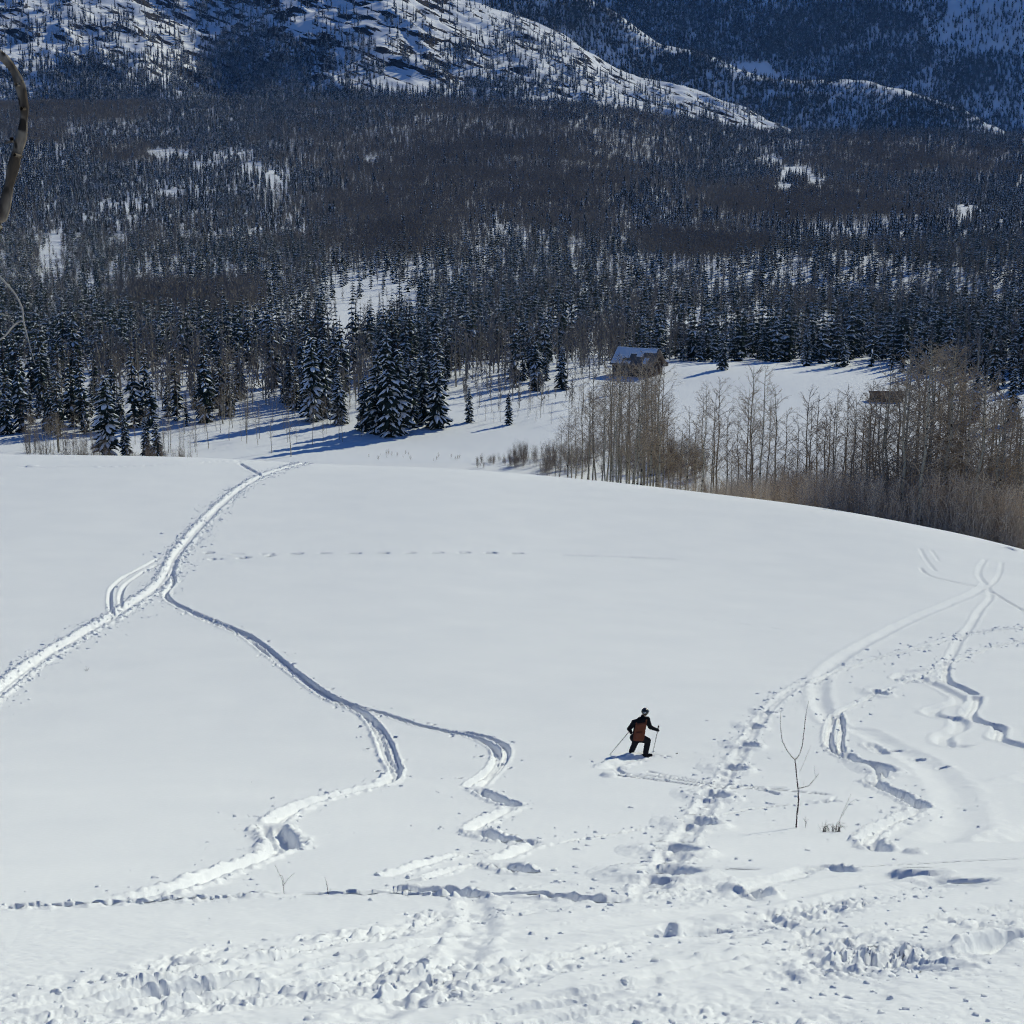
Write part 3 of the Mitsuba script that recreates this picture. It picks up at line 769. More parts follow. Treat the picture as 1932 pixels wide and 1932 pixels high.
def inside(px, py, ell, grow=1.0):
    v = np.zeros(len(px))
    for a, b, c, d in ell:
        v = np.maximum(v, 1 - np.sqrt(((px - a) / (c * grow)) ** 2 + ((py - b) / (d * grow)) ** 2))
    return v


def scatter(y0, y1, area, seed, umax=0.42):
    r = np.random.default_rng(seed)
    n = int(umax * (y1 ** 2 - y0 ** 2) / area)
    y = np.sqrt(r.random(n) * (y1 ** 2 - y0 ** 2) + y0 ** 2)
    x = (r.random(n) * 2 - 1) * umax * y
    return x, y, r


tall = []
for y0, y1, area, seed in ((228, 420, 11, 1), (420, 900, 17, 2), (900, 1600, 24, 3), (1600, 2420, 21, 4)):
    x, y, r = scatter(y0, y1, area, seed)
    z = H(x, y)
    px, py = pix(x, y, z + 5)
    u = x / y
    keep = y > EDGE(np.clip(u, -.69, .69)) + nz(x, y, 18, 51) * 14
    c = inside(px, py, CLEAR, 1.15) + 0.30 * nz(x, y, 30, 52)
    keep &= r.random(len(x)) > 0.93 * ss(0.0, 0.38, c)
    keep &= r.random(len(x)) < 0.72 + 0.5 * nz(x, y, 60, 53)
    a = ss(0.0, 0.55, inside(px, py, ASP, 1.5) + 0.40 * nz(x, y, 110, 54) * (0.3 + 0.7 * ss(300, 600, y))) > r.random(len(x))
    mixed = np.where(a, r.random(len(x)) < 0.93, r.random(len(x)) < 0.12 + 0.26 * ss(380, 520, y))
    hh = np.where(mixed, 9.5, 11.3 + 1.5 * ss(900, 1500, y)) * (0.55 + 0.9 * r.random(len(x)) ** 1.6)
    if y0 >= 420:
        keep &= ~(mixed & (r.random(len(x)) < 0.35))
    for i in np.nonzero(keep)[0]:
        tall.append((y[i], x[i], z[i], hh[i], bool(mixed[i]), r.random()))
# close-set bare aspen woods on the hillside
for y0, y1, area, seed in ((450, 1000, 9, 5), (1000, 2400, 15, 6)):
    x, y, r = scatter(y0, y1, area, seed, 0.40)
    z = H(x, y)
    px, py = pix(x, y, z + 5)
    keep = (ss(0.0, 0.8, inside(px, py, ASP, 1.5) + 0.40 * nz(x, y, 110, 54)) > r.random(len(x))) & (inside(px, py, CLEAR, 1.15) + 0.28 * nz(x, y, 30, 52) < 0.1)
    for i in np.nonzero(keep)[0]:
        tall.append((y[i], x[i], z[i], 9.0 * (0.6 + 0.7 * r.random()), True, r.random()))
# brown aspens and dark spruces pressed close round the cabin
for px_, py_, top, a_ in [(1130, 708, 640, 1), (1142, 705, 650, 1), (1112, 712, 655, 1), (1098, 712, 662, 1), (1155, 700, 645, 1), (1085, 716, 668, 1), (1070, 722, 665, 1), (1165, 722, 668, 1), (1182, 724, 672, 1), (1230, 716, 676, 1), (1120, 722, 672, 1),
                          (1255, 680, 615, 0), (1235, 668, 600, 0), (1210, 668, 612, 0), (1185, 668, 606, 0), (1165, 675, 618, 0), (1150, 680, 625, 0), (1275, 676, 625, 0), (1242, 672, 632, 1), (1262, 676, 640, 1), (1200, 670, 636, 1)]:
    p = at(px_, py_, beyond=250)
    tall.append((p[1], p[0], p[2], max(2.5, height_for(p, top)), bool(a_), RNG.random()))
# the meadow's own scattered young trees
MEADOW_ASP = [(505, 740, 690), (520, 742, 700), (540, 745, 690), (465, 815, 735), (487, 840, 775), (513, 855, 782), (549, 862, 760), (590, 840, 770), (640, 830, 765), (560, 770, 700), (610, 835, 790), (420, 800, 740), (438, 808, 745), (1025, 780, 745),
              (1080, 755, 700), (1040, 800, 757), (905, 770, 730), (940, 775, 720), (925, 755, 700), (1000, 780, 735), (980, 770, 720), (880, 760, 715), (1155, 745, 690), (1180, 740, 680), (345, 790, 750), (325, 795, 745), (380, 760, 700), (360, 862, 810), (348, 862, 806), (372, 862, 815)]
for _ in range(46):
    a_ = RNG.uniform(50, 205) if RNG.random() < .75 else RNG.uniform(290, 380)
    MEADOW_ASP.append((a_, 854, 854 - RNG.uniform(35, 80)))
for _ in range(84):
    a_ = RNG.uniform(20, 690), RNG.uniform(778, 856)
    MEADOW_ASP.append((a_[0], a_[1] - 0.05 * (a_[0] - 300), a_[1] - 0.05 * (a_[0] - 300) - RNG.uniform(28, 85)))
for _ in range(40):
    a_ = RNG.uniform(860, 1130), RNG.uniform(735, 800)
    MEADOW_ASP.append((a_[0], a_[1], a_[1] - RNG.uniform(25, 60)))
for px_, py_, top in MEADOW_ASP:
    p = at(px_, py_, beyond=215)
    tall.append((p[1], p[0], p[2], max(2.5, height_for(p, top)), True, RNG.random()))
tall.sort()
ns = na = 0
FR = np.random.default_rng(21)
WHERE = [(380, 'far left'), (680, 'left of the tall clump'), (1120, 'between tall clump and cabin'), (1450, 'behind and around the cabin'), (9999, 'right of the cabin')]
cnt = {'spruce_forest': 0, 'aspen_forest': 0}
n_traced = len(SPR)
for y, x, z, h, asp, q in tall:
    px, py = pix(x, y, z + h * 0.7)
    seen = -30 < px < 1962
    p = [x, y, z - 0.15]
    rz = FR.random() * 6.28
    where = next(w for lim, w in WHERE if px < lim)
    size = ('young' if h < 5 else 'tall' if h > 9.5 else 'slim') if asp else ('small' if h < 8.5 else 'tall' if h > 12.5 else 'middle-sized')
    if asp and na < 192 and seen:
        key = numbered('aspen_tree')
        put(key, f'aspen_kind_{na % NA}', p, h, rz, 1.15)
        spot = 'on the open meadow' if y < float(EDGE(max(-.69, min(.69, x / y)))) else 'at the foot of the forest'
        tag(key, f'{size} bare brown aspen {spot}, {where}', 'aspen', f'{size} bare aspens {spot}, {where}')
        na += 1
    elif not asp and ns < 300 - n_traced and seen:
        key = numbered('spruce_tree')
        put(key, f'plain_spruce_{ns % 5}', p, h, rz, 1.1)
        tag(key, f'{size} snow dusted spruce along the lower forest edge, {where}', 'spruce', f'{size} spruces along the forest foot, {where}')
        ns += 1
    else:
        kind = 'aspen_forest' if asp else 'spruce_forest'
        cnt[kind] += 1
        if asp:
            g = f'far_aspen_{int(q * 4)}'
        elif y < 950:
            g = f'mid_spruce_{int(q * NM)}'
        else:
            g = f'far_spruce_{int(q * NF)}'
        put(f'{kind}__{cnt[kind]:05d}', g, p, h, rz, 1.25 if asp else 1.15)
tag('spruce_forest', 'dense dark spruce forest covering the hillside behind the meadow', 'forest', kind='stuff')
tag('aspen_forest', 'brown patches of bare aspen wood on the forested hillside', 'forest', kind='stuff')

# --- trees on the hills behind
def far_trees(kind, fn, ys, spots, seed, grp, h0, label, n_grp):
    r = np.random.default_rng(seed)
    k = 0
    ds = np.arange(ys[0], ys[1], 36.0)
    for (cx, cy, ax, ay, n) in spots:
        a, q = r.random(n) * 6.283, np.sqrt(r.random(n))
        px, py = cx + ax * q * np.cos(a), cy + ay * q * np.sin(a)
        sel = (px > -60) & (px < 1990)
        for p in at_many(px[sel], py[sel], fn, ds):
            if not np.isfinite(p[0]) or p[1] > ys[1] - 30:
                continue
            k += 1
            put(f'{kind}__{k:05d}', f'{grp}_{int(r.random() * n_grp)}', p - [0, 0, 1], h0 * (0.55 + 0.8 * r.random()), r.random() * 6.28, 1.0)
    tag(kind, label, 'forest', kind='stuff')


far_trees('hill_spruces', HB, (2460, 4200), [(480, 130, 110, 75, 1300), (300, 150, 230, 50, 1000), (120, 160, 160, 40, 520), (380, 40, 160, 60, 330), (640, 130, 90, 70, 380), (100, 60, 160, 70, 420), (850, 70, 130, 75, 240), (960, 130, 150, 60, 520), (1150, 190, 120, 50, 330), (1330, 225, 120, 30, 220), (930, 175, 120, 20, 200), (700, 190, 160, 20, 240), (1450, 270, 120, 25, 200), (1020, 60, 90, 40, 150), (560, 20, 200, 40, 160), (420, 190, 460, 16, 700)],
          61, 'far_spruce', 20, 'dark spruces scattered over the rocky snow hill', NF)
far_trees('ridge_forest', HC, (4110, 4760), [(1150, 90, 220, 90, 2600), (1350, 170, 220, 70, 2400), (1600, 225, 260, 50, 2200), (1800, 250, 180, 40, 900), (1050, 20, 140, 40, 1000), (1580, 162, 200, 10, 220), (1780, 205, 110, 24, 350), (1350, 115, 100, 20, 250)], 62, 'tiny_spruce', 19, 'dark forest on the ridge behind the rocky hill', 4)
far_trees('mountain_forest', HE, (5450, 7350), [(1400, 30, 250, 90, 5200), (1250, 60, 250, 70, 2600), (1600, 90, 160, 90, 3000), (1720, 140, 160, 60, 1500), (1880, 180, 120, 80, 1500), (1700, 20, 90, 40, 700), (1850, 90, 120, 70, 480), (1900, 15, 90, 40, 120)], 63, 'tiny_spruce', 24, 'blue shaded forest on the far mountain at the top right', 4)

# ------------------------------------------------------------------ the bare aspens beyond the crest on the right
def sight(px, py, d):
    """The point at depth d (metres along y) on the sight line through a traced point."""
    sx, sz = ray(px, py)
    return np.array([sx * d, d, sz * d])


AR = np.random.default_rng(31)
ROW = [(1146, 690), (1153, 700), (1162, 684), (1174, 695), (1182, 680), (1191, 692), (1201, 686), (1210, 696), (1217, 684), (1226, 690), (1234, 700), (1243, 694), (1266, 790), (1280, 800), (1290, 815), (1300, 770), (1314, 790), (1330, 740), (1702, 690), (1722, 660), (1742, 655), (1768, 660), (1784, 690), (1804, 700), (1814, 695), (1852, 715), (1864, 735), (1888, 755), (1910, 765), (1920, 780), (1632, 760), (1616, 750), (1645, 725), (1570, 765), (1554, 770), (1528, 760), (1440, 750), (1410, 755), (1388, 775), (1346, 740), (1695, 680), (1712, 665), (1730, 650), (1745, 640), (1760, 652), (1775, 668), (1790, 700), (1808, 690), (1826, 705), (1845, 730), (1868, 745), (1882, 740), (1898, 770), (1648, 740), (1664, 730), (1606, 770), (1580, 790), (1660, 880), (1684, 890), (1730, 880), (1760, 870), (1800, 880), (1836, 870), (1500, 790), (1110, 740), (1132, 735), (1165, 745), (1178, 730), (1212, 735), (1244, 725), (1080, 790), (1053, 800), (1071, 745), (1086, 770), (1096, 700), (1105, 735), (1116, 720), (1126, 705), (1141, 730), (1150, 700), (1158, 725), (1170, 715), (1186, 705), (1196, 735), (1206, 720), (1221, 705), (1228, 740), (1238, 730), (1251, 705), (1262, 750),
       (1323, 718), (1338, 760), (1353, 712), (1368, 770), (1401, 730), (1418, 690), (1431, 690), (1458, 722), (1475, 770), (1518, 735), (1538, 742), (1546, 760), (1563, 740), (1588, 725), (1596, 745), (1626, 745), (1638, 715), (1655, 790), (1671, 690), (1686, 700), (1700, 770), (1721, 735), (1738, 640),
       (1753, 655), (1766, 645), (1778, 700), (1798, 690), (1816, 720), (1838, 760), (1856, 740), (1875, 755), (1890, 760), (1905, 800), (1925, 790), (1020, 850), (1035, 835), (1046, 820), (1240, 800), (1275, 830), (1310, 850), (1380, 845), (1490, 850), (1610, 850), (1710, 840), (1780, 840), (1860, 850), (1915, 860)]
for n, (px, top) in enumerate(ROW):
    d = 176 + 22 * AR.random() - 6 * (px > 1700)
    if px > 1300 and n % 6 == 0:
        d = 166 + 8 * AR.random() - 6 * (px > 1700)
    if 1130 < px < 1252:
        top -= 16 * AR.random() + 4
    p = on(px, d)
    h = (sight(px, top, d) - p)[2]
    key = numbered('aspen_tree')
    put(key, f'slim_aspen_{n % 6}', p - [0, 0, 0.2], h, AR.random() * 6.28, (1.0 if px < 1640 else 1.3) if h > 14 else 1.2)
    if px < 1300:
        lab, grp = 'bare aspen in the close brown clump below the cabin', 'aspens in the clump below the cabin'
    elif px < 1620:
        lab, grp = 'slender bare aspen against the open snow right of the clump below the cabin', 'aspens against the open meadow'
    else:
        lab, grp = 'tall bare aspen at the right, standing in the brown thicket', 'aspens at the right in the thicket'
    if px in (1418, 1431):
        lab = ('left' if px == 1418 else 'right') + ' one of two dark forked aspen trunks side by side before the open snow'
        grp = None
    tag(key, lab, 'aspen', grp)

k = 0
for n in range(680):
    px = 1240 + 760 * AR.random() ** 0.9
    d = 158 + 46 * AR.random()
    if px < 1360 and AR.random() < 0.6:
        continue
    p = on(px, d)
    line = np.interp(px, [1240, 1330, 1420, 1480, 1700, 1800, 1932, 2000], [905, 905, 895, 872, 882, 850, 835, 830]) + AR.normal(0, 10)
    h = (sight(px, line, d) - p)[2] * (0.75 + 0.25 * AR.random())
    if h < 1.0:
        continue
    k += 1
    put(f'bare_thicket__{k:04d}', f'brush_kind_{n % 2}', p, min(h, 11.0), AR.random() * 6.28, 0.55)
tag('bare_thicket', 'dense brown bare thicket just beyond the crest at the right', 'thicket', kind='stuff')
k = 0
for (cx, cy, ax, ay, n, h0) in [(945, 876, 50, 8, 40, 1.3), (985, 872, 25, 12, 30, 2.4), (1280, 890, 50, 20, 50, 4.0), (735, 862, 40, 6, 14, 0.7), (125, 862, 75, 3, 22, 3.2), (320, 862, 40, 3, 12, 2.8), (840, 866, 30, 4, 10, 0.6), (1080, 880, 60, 20, 60, 3.0), (1220, 880, 60, 25, 60, 3.5), (250, 862, 60, 3, 20, 2.0)]:
    for _ in range(n):
        px, py = cx + ax * AR.uniform(-1, 1), cy + ay * AR.uniform(-1, 1)
        d = 190 + 22 * AR.random() if py > 858 and px < 400 else None
        p = on(px, d) if d else at(px, py, beyond=186)
        k += 1
        put(f'meadow_brush__{k:04d}', f'brush_kind_{2 + k % 2}', p, h0 * (0.5 + 0.8 * AR.random()) * (1 + (d is not None) * 0.6), AR.random() * 6.28, 0.6)
tag('meadow_brush', 'low bare brush poking out of the snow along the foot of the meadow', 'brush', kind='stuff')

# ------------------------------------------------------------------ cabin, shed, woodpile
diffuse((0.085, 0.062, 0.05), 'cabin_wood')
diffuse((0.12, 0.085, 0.06), 'shed_wood')
diffuse((0.21, 0.175, 0.15), 'weathered_wood')
scene['pane_glass'] = {'type': 'twosided', 'bsdf': {'type': 'roughplastic', 'diffuse_reflectance': {'type': 'rgb', 'value': [0.01, 0.012, 0.015]}, 'alpha': 0.05}}


def box(x0, x1, y0, y1, z0, z1):
    m = trimesh.creation.box((x1 - x0, y1 - y0, z1 - z0))
    m.apply_translation(((x0 + x1) / 2, (y0 + y1) / 2, (z0 + z1) / 2))
    return m


def cat(ms):
    return trimesh.util.concatenate(ms)


def logwall(L, D, h, n, r):
    """Horizontal log courses round a rectangle."""
    ms = [box(-L + .02, L - .02, -D + .02, D - .02, 0, h)]
    for i in range(n):
        z = r + i * h / n
        for sgn in (-1, 1):
            c = trimesh.creation.cylinder(r, 2 * L + 0.4, sections=8)
            c.apply_transform(trimesh.transformations.rotation_matrix(math.pi / 2, [0, 1, 0]))
            c.apply_translation((0, sgn * D, z))
            e = trimesh.creation.cylinder(r, 2 * D + 0.4, sections=8)
            e.apply_transform(trimesh.transformations.rotation_matrix(math.pi / 2, [1, 0, 0]))
            e.apply_translation((sgn * L, 0, z + r))
            ms += [c, e]
    return cat(ms)


def prism(poly_yz, x0, x1):
    n = len(poly_yz)
    v = [[x0, y, z] for y, z in poly_yz] + [[x1, y, z] for y, z in poly_yz]
    return trimesh.convex.convex_hull(np.array(v, float))


def place(key, mesh, bsdf, p, rz, **kw):
    scene[key] = mikit.ply(mesh, bsdf, **kw)
    scene[key]['to_world'] = T().translate([float(v) for v in p]).rotate([0, 0, 1], float(rz))


pc = at(1203, 707, beyond=260) + [0, 0, -0.2]
CZ = -30.0
L_, D_, W_, RD = 4.3, 3.1, 3.2, 6.1
place('log_cabin__wall', logwall(L_, D_, W_, 10, 0.17), 'cabin_wood', pc, CZ)
place('log_cabin__gable', prism([(-D_, W_), (D_, W_), (0, RD - .25)], L_ - .12, L_ + .1), 'cabin_wood', pc, CZ)
place('log_cabin__gable_001', prism([(-D_, W_), (D_, W_), (0, RD - .25)], -L_ - .1, -L_ + .12), 'cabin_wood', pc, CZ)
for n, sg in enumerate((-1, 1)):
    place('log_cabin__roof' + ('_001' if n else ''), prism([(0, RD - .2), (0, RD), (sg * (D_ + .7), W_ - .45), (sg * (D_ + .7), W_ - .65)], -L_ - .8, L_ + .9), 'weathered_wood', pc, CZ)
    wv = []
    for x0, x1, t0, t1, th in ((-L_ - .55, -2.4, 0.02, .97, .20), (-2.5, -1.0, 0.02, .62, .16), (-1.1, 0.6, 0.02, .36, .14), (0.5, L_ + .5, 0.02, .26, .18), (0.5, 2.0, .22, .52, .13), (2.6, 3.7, .55, .93, .10), (-1.9, -.3, .78, .95, .10)):
        f_ = lambda t, u: (sg * t * (D_ + .66), RD + (W_ - .45 - RD) * t + u)
        wv.append(prism([f_(t0, .01), f_(t0 + .02, th), f_(t1 - .04, th), f_(t1, .01)], x0, x1))
    place('log_cabin__roof__snow' if n == 0 else 'log_cabin__roof_001__snow', cat(wv), 'loose_snow', pc, CZ)
for n, x in enumerate((-2.6, -0.3, 2.2)):
    key = 'log_cabin__window' + (f'_{n:03d}' if n else '')
    place(key, cat([box(x - .62, x + .62, -D_ - .22, -D_ - .15, 1.25, 1.35), box(x - .62, x + .62, -D_ - .22, -D_ - .15, 2.35, 2.45), box(x - .62, x - .52, -D_ - .22, -D_ - .15, 1.35, 2.35), box(x + .52, x + .62, -D_ - .22, -D_ - .15, 1.35, 2.35)]), 'weathered_wood', pc, CZ)
    place(key + '__pane', box(x - .52, x + .52, -D_ - .19, -D_ - .16, 1.35, 2.35), 'pane_glass', pc, CZ)
place('log_cabin__door', box(L_ + .17, L_ + .25, -.5, .5, 0.3, 2.3), 'weathered_wood', pc, CZ)
place('log_cabin__window_003', box(L_ + .10, L_ + .16, -.5, .5, 3.6, 4.5), 'pane_glass', pc, CZ)
tag('log_cabin', 'brown log cabin with a snowy gabled roof at the forest edge', 'cabin')
pw = at(1250, 690, beyond=260)
place('woodpile__stack', cat([(lambda c: (c.apply_transform(trimesh.transformations.rotation_matrix(math.pi / 2, [1, 0, 0])), c.apply_translation((-1.2 + .3 * i, 0, .16 + .28 * j)), c)[-1])(trimesh.creation.cylinder(.14, 1.1, sections=8)) for i in range(9) for j in range(3)]), 'cabin_wood', pw, -8)
labels['woodpile__stack'] = {'kind': 'stuff'}
place('woodpile__snow', prism([(-.65, .95), (-.5, 1.35), (.5, 1.4), (.65, .95)], -1.5, 1.5), 'loose_snow', pw, -8)
tag('woodpile', 'low dark woodpile capped with snow just right of the cabin', 'woodpile')
ps = at(1672, 757, beyond=220)
place('low_shed__wall', logwall(2.9, 1.2, 1.2, 6, 0.11), 'shed_wood', ps, -4)
place('low_shed__roof', prism([(-1.6, 1.2), (-1.6, 1.32), (1.5, 1.85), (1.5, 1.7)], -3.3, 3.3), 'cabin_wood', ps, -4)
place('low_shed__opening', box(1.7, 2.6, -1.36, -1.32, 0, 1.1), 'pane_glass', ps, -4)
tag('low_shed', 'low brown shed among the bare aspens at the right of the meadow', 'shed')

# ------------------------------------------------------------------ the branch hanging into the picture at the left
TD = 6.2
def limb(pts, d, r, sides=9, jit=0.0, seed=0):
    p = np.array([sight(a, b, d) for a, b in pts])
    q = dense(p, 0.03 if r[0] > .01 else 0.02)
    g = np.random.default_rng(seed)
    q[:, 1] += 0.06 * np.sin(np.linspace(0, 3, len(q)))
    w = np.cumsum(g.normal(0, jit, (len(q), 3)), 0)
    q = q + w - np.linspace(0, 1, len(q))[:, None] * w[-1]
    rr = np.interp(np.linspace(0, 1, len(q)), np.linspace(0, 1, len(r)), r)
    rr = rr * (1 + 0.24 * (meshkit.noise(np.column_stack([np.arange(len(q)) / 2.3, np.zeros(len(q)), np.zeros(len(q))]), seed) - .5) * 2)
    return tube(q, rr, sides)


def leaning_bark(p, n, uv):
    v = mikit.fbm(p.x * 14, p.y * 14, p.z * 8, 3)
    k = mikit.smoothstep(0.56, 0.70, mikit.noise(p.x * 40, p.y * 40, p.z * 22) * 0.6 + v * 0.4)
    return mikit.mix(mikit.mix((0.09, 0.072, 0.056), (0.36, 0.31, 0.25), mikit.smoothstep(0.3, 0.7, v)), (0.045, 0.038, 0.032), k)


scene['leaning_bark'] = {'type': 'twosided', 'bsdf': {'type': 'bumpmap', 'scale': 0.006, 'arbitrary': mikit.proc(lambda p, n, uv: mikit.fbm(p.x * 60, p.y * 60, p.z * 25, 3), 1e-3), 'bsdf': {'type': 'diffuse', 'reflectance': mikit.proc(leaning_bark)}}}
tb = MB()
g0 = at(-160, 1900)
root = [(-330, 1330), (-230, 900), (-110, 640), (-30, 470), (0, 402), (10, 350), (22, 300), (34, 252), (40, 205), (33, 165), (20, 130), (0, 106), (-60, 70), (-150, 50)]
tb.add(*limb(root, TD, [.055, .042, .028, .023, .020, .016], 10, 0.0008, 3))
for (px, py, dx, dy) in ((40, 205, 4, -3), (27, 292, 12, 6), (22, 262, -14, 8), (30, 160, 10, -8)):
    tb.add(*limb([(px, py), (px + dx * .6, py + dy * .5), (px + dx, py + dy)], TD - .01, [.008, .006, .003], 6, 0, 5))
scene['leaning_aspen__trunk'] = mikit.ply(tb.mesh(), 'leaning_bark', smooth=40)
diffuse((0.52, 0.48, 0.42), 'pale_twig')
tw = MB()
tw.add(*limb([(-110, 640), (-60, 560), (-25, 510), (0, 532), (25, 562), (37, 590), (38, 606), (44, 625), (51, 648), (66, 690)], TD - .05, [.012, .008, .0042, .0038, .0028, .001], 6, 0.0010, 7))
tw.add(*limb([(-60, 665), (0, 637), (15, 621), (28, 612), (38, 606)], TD - .05, [.009, .0055, .004, .0025], 6, 0.0010, 8))
tw.add(*limb([(26, 505), (30, 520), (44, 545)], TD - .05, [.001, .001, .0006], 4, 0, 9))
scene['leaning_aspen__twig'] = mikit.ply(tw.mesh(), 'pale_twig', smooth=40)
tag('leaning_aspen', 'crooked mottled aspen limb with a thin hanging twig reaching in at the left edge', 'aspen')

# ------------------------------------------------------------------ sapling, twigs and small bushes in the near snow
diffuse((0.10, 0.082, 0.082), 'sapling_bark')
pa = at(1503, 1562)
sd = float(pa[1])


def rod(lst, d, sides=6):
    m = MB()
    for n, (pts, r) in enumerate(lst):
        m.add(*limb(pts, d, r, sides, 0.0015, 40 + n))
    return m.mesh()


scene['bare_sapling__trunk'] = mikit.ply(rod([([(1502, 1572), (1504, 1545), (1508, 1510), (1506, 1485), (1503, 1460), (1500, 1433)], [.016, .014, .012, .010])], sd), 'sapling_bark', smooth=40)
scene['bare_sapling__branch'] = mikit.ply(rod([([(1500, 1433), (1488, 1420), (1478, 1400), (1474, 1375), (1473, 1342)], [.008, .007, .005, .002]), ([(1478, 1402), (1473, 1400)], [.003, .002])], sd), 'sapling_bark', smooth=40)
scene['bare_sapling__branch_001'] = mikit.ply(rod([([(1500, 1433), (1510, 1422), (1517, 1395), (1520, 1365), (1526, 1322)], [.009, .0075, .006, .002])], sd), 'sapling_bark', smooth=40)
scene['bare_sapling__branch_002'] = mikit.ply(rod([([(1506, 1487), (1526, 1485), (1536, 1474), (1545, 1460)], [.008, .006, .003]), ([(1540, 1468), (1536, 1445)], [.003, .0015]), ([(1509, 1455), (1518, 1440), (1530, 1405)], [.003, .0025, .001]), ([(1517, 1482), (1519, 1470)], [.002, .001])], sd), 'sapling_bark', smooth=40)
tag('bare_sapling', 'bare forked sapling standing alone in the snow right of the skier', 'sapling')


def bush(key, px, py, twigs, label, r0=.006):
    d = float(at(px, py)[1])
    scene[key] = mikit.ply(rod([(t, [r0 * k, r0 * .7 * k, r0 * .35 * k]) for t, k in twigs], d, 5), 'sapling_bark', smooth=40)
    tag(key, label, 'bush')


bush('low_bush', 1520, 1562, [([(1520, 1568), (1521, 1550), (1519, 1540)], 1), ([(1521, 1555), (1526, 1546)], .8), ([(1520, 1552), (1515, 1543)], .7)], 'tiny dark bush close to the right foot of the bare sapling')
R2 = np.random.default_rng(77)
tws = [([(1582, 1572), (1586, 1550), (1596, 1525), (1605, 1500)], .9), ([(1590, 1540), (1603, 1520), (1618, 1508)], .7), ([(1580, 1570), (1592, 1562), (1602, 1560)], .8)]
for _ in range(30):
    x0 = R2.uniform(1553, 1588)
    l, a = R2.uniform(8, 22), R2.normal(0, 0.7)
    tws.append(([(x0, 1572 + R2.uniform(-3, 3)), (x0 + l * .5 * math.sin(a) + R2.normal(0, 2), 1570 - l * .6), (x0 + l * math.sin(a), 1570 - l * abs(math.cos(a)) + R2.normal(0, 3))], R2.uniform(.5, 1.2)))
bush('low_bush_001', 1575, 1570, tws, 'dark twiggy bush right of the sapling with one long stem leaning right')
bush('bare_twig', 536, 1688, [([(536, 1690), (533, 1670), (525, 1650), (518, 1632)], .8), ([(534, 1672), (545, 1660), (556, 1648)], .6), ([(534, 1668), (528, 1655), (524, 1655)], .5)], 'left thin forked twig by the trodden line in the lower left snow', .005)
bush('bare_twig_001', 617, 1690, [([(619, 1692), (616, 1675), (612, 1655)], .9), ([(619, 1690), (624, 1678)], .5)], 'right single thin twig by the trodden line in the lower left snow', .005)
bush('bare_twig_002', 163, 1266, [([(162, 1272), (163, 1262), (161, 1256)], 1.2), ([(163, 1268), (168, 1260)], .9), ([(163, 1268), (158, 1262)], .9)], 'tiny dark tuft in smooth snow below the broad trail at the left', .012)
bush('bare_twig_003', 458 + 15, 1478, [([(473, 1484), (474, 1474)], 1.0)], 'tiny speck of a twig in the smooth snow left of centre', .006)
labels['bare_twig']['category'] = labels['bare_twig_001']['category'] = labels['bare_twig_002']['category'] = labels['bare_twig_003']['category'] = 'twig'

# ------------------------------------------------------------------ loose lumps of snow beside the tracks
ico = trimesh.creation.icosphere(subdivisions=1)
C = np.array(CLODS)
C = C[(C[:, 1] > 3) & (C[:, 1] < 165)]
CR = np.random.default_rng(91)
cz = snow_z(C[:, 0], C[:, 1])
iv, jf = np.array(ico.vertices), np.array(ico.faces)
sc = C[:, 2][:, None] * (0.6 + 0.7 * CR.random((len(C), 3))) * [1, 1, 0.6]
V = iv[None] * (1 + 0.25 * CR.normal(0, 1, (len(C), len(iv), 1)).clip(-1.5, 1.5)) * sc[:, None]
V = V + np.stack([C[:, 0], C[:, 1], cz + 0.04 * C[:, 2]], -1)[:, None]
Fc = jf[None] + (np.arange(len(C)) * len(iv))[:, None, None]
scene['snow_clods'] = mikit.ply((V.reshape(-1, 3), Fc.reshape(-1, 3)), 'loose_snow', smooth=True)
tag('snow_clods', 'loose clods of snow scattered along the ski tracks', 'snow clods', kind='stuff')


# ------------------------------------------------------------------ the skier
diffuse((0.012, 0.013, 0.017), 'black_cloth')
diffuse((0.020, 0.021, 0.026), 'dark_cloth')
diffuse((0.15, 0.055, 0.035), 'rust_cloth')
diffuse((0.42, 0.28, 0.21), 'skin')
scene['helmet_shell'] = {'type': 'twosided', 'bsdf': {'type': 'roughplastic', 'diffuse_reflectance': {'type': 'rgb', 'value': [0.02, 0.021, 0.024]}, 'alpha': 0.18}}
scene['pale_plastic'] = {'type': 'twosided', 'bsdf': {'type': 'roughplastic', 'diffuse_reflectance': {'type': 'rgb', 'value': [0.55, 0.57, 0.6]}, 'alpha': 0.2}}
scene['pole_metal'] = {'type': 'twosided', 'bsdf': {'type': 'roughplastic', 'diffuse_reflectance': {'type': 'rgb', 'value': [0.16, 0.16, 0.17]}, 'alpha': 0.25}}
MF = manifold3d.Manifold


def ball(c, r):
    return MF.sphere(float(r), 20).translate([float(v) for v in c])


def bone(a, ra, b, rb):
    return MF.batch_hull([ball(a, ra), ball(b, rb)])


def blob(parts, edge=0.03, it=8):
    m = parts[0]
    for q in parts[1:]:
        m = m + q
    m = m.refine_to_length(edge)
    k = m.to_mesh()
    t = trimesh.Trimesh(k.vert_properties[:, :3], k.tri_verts)
    trimesh.smoothing.filter_taubin(t, iterations=it)
    return t


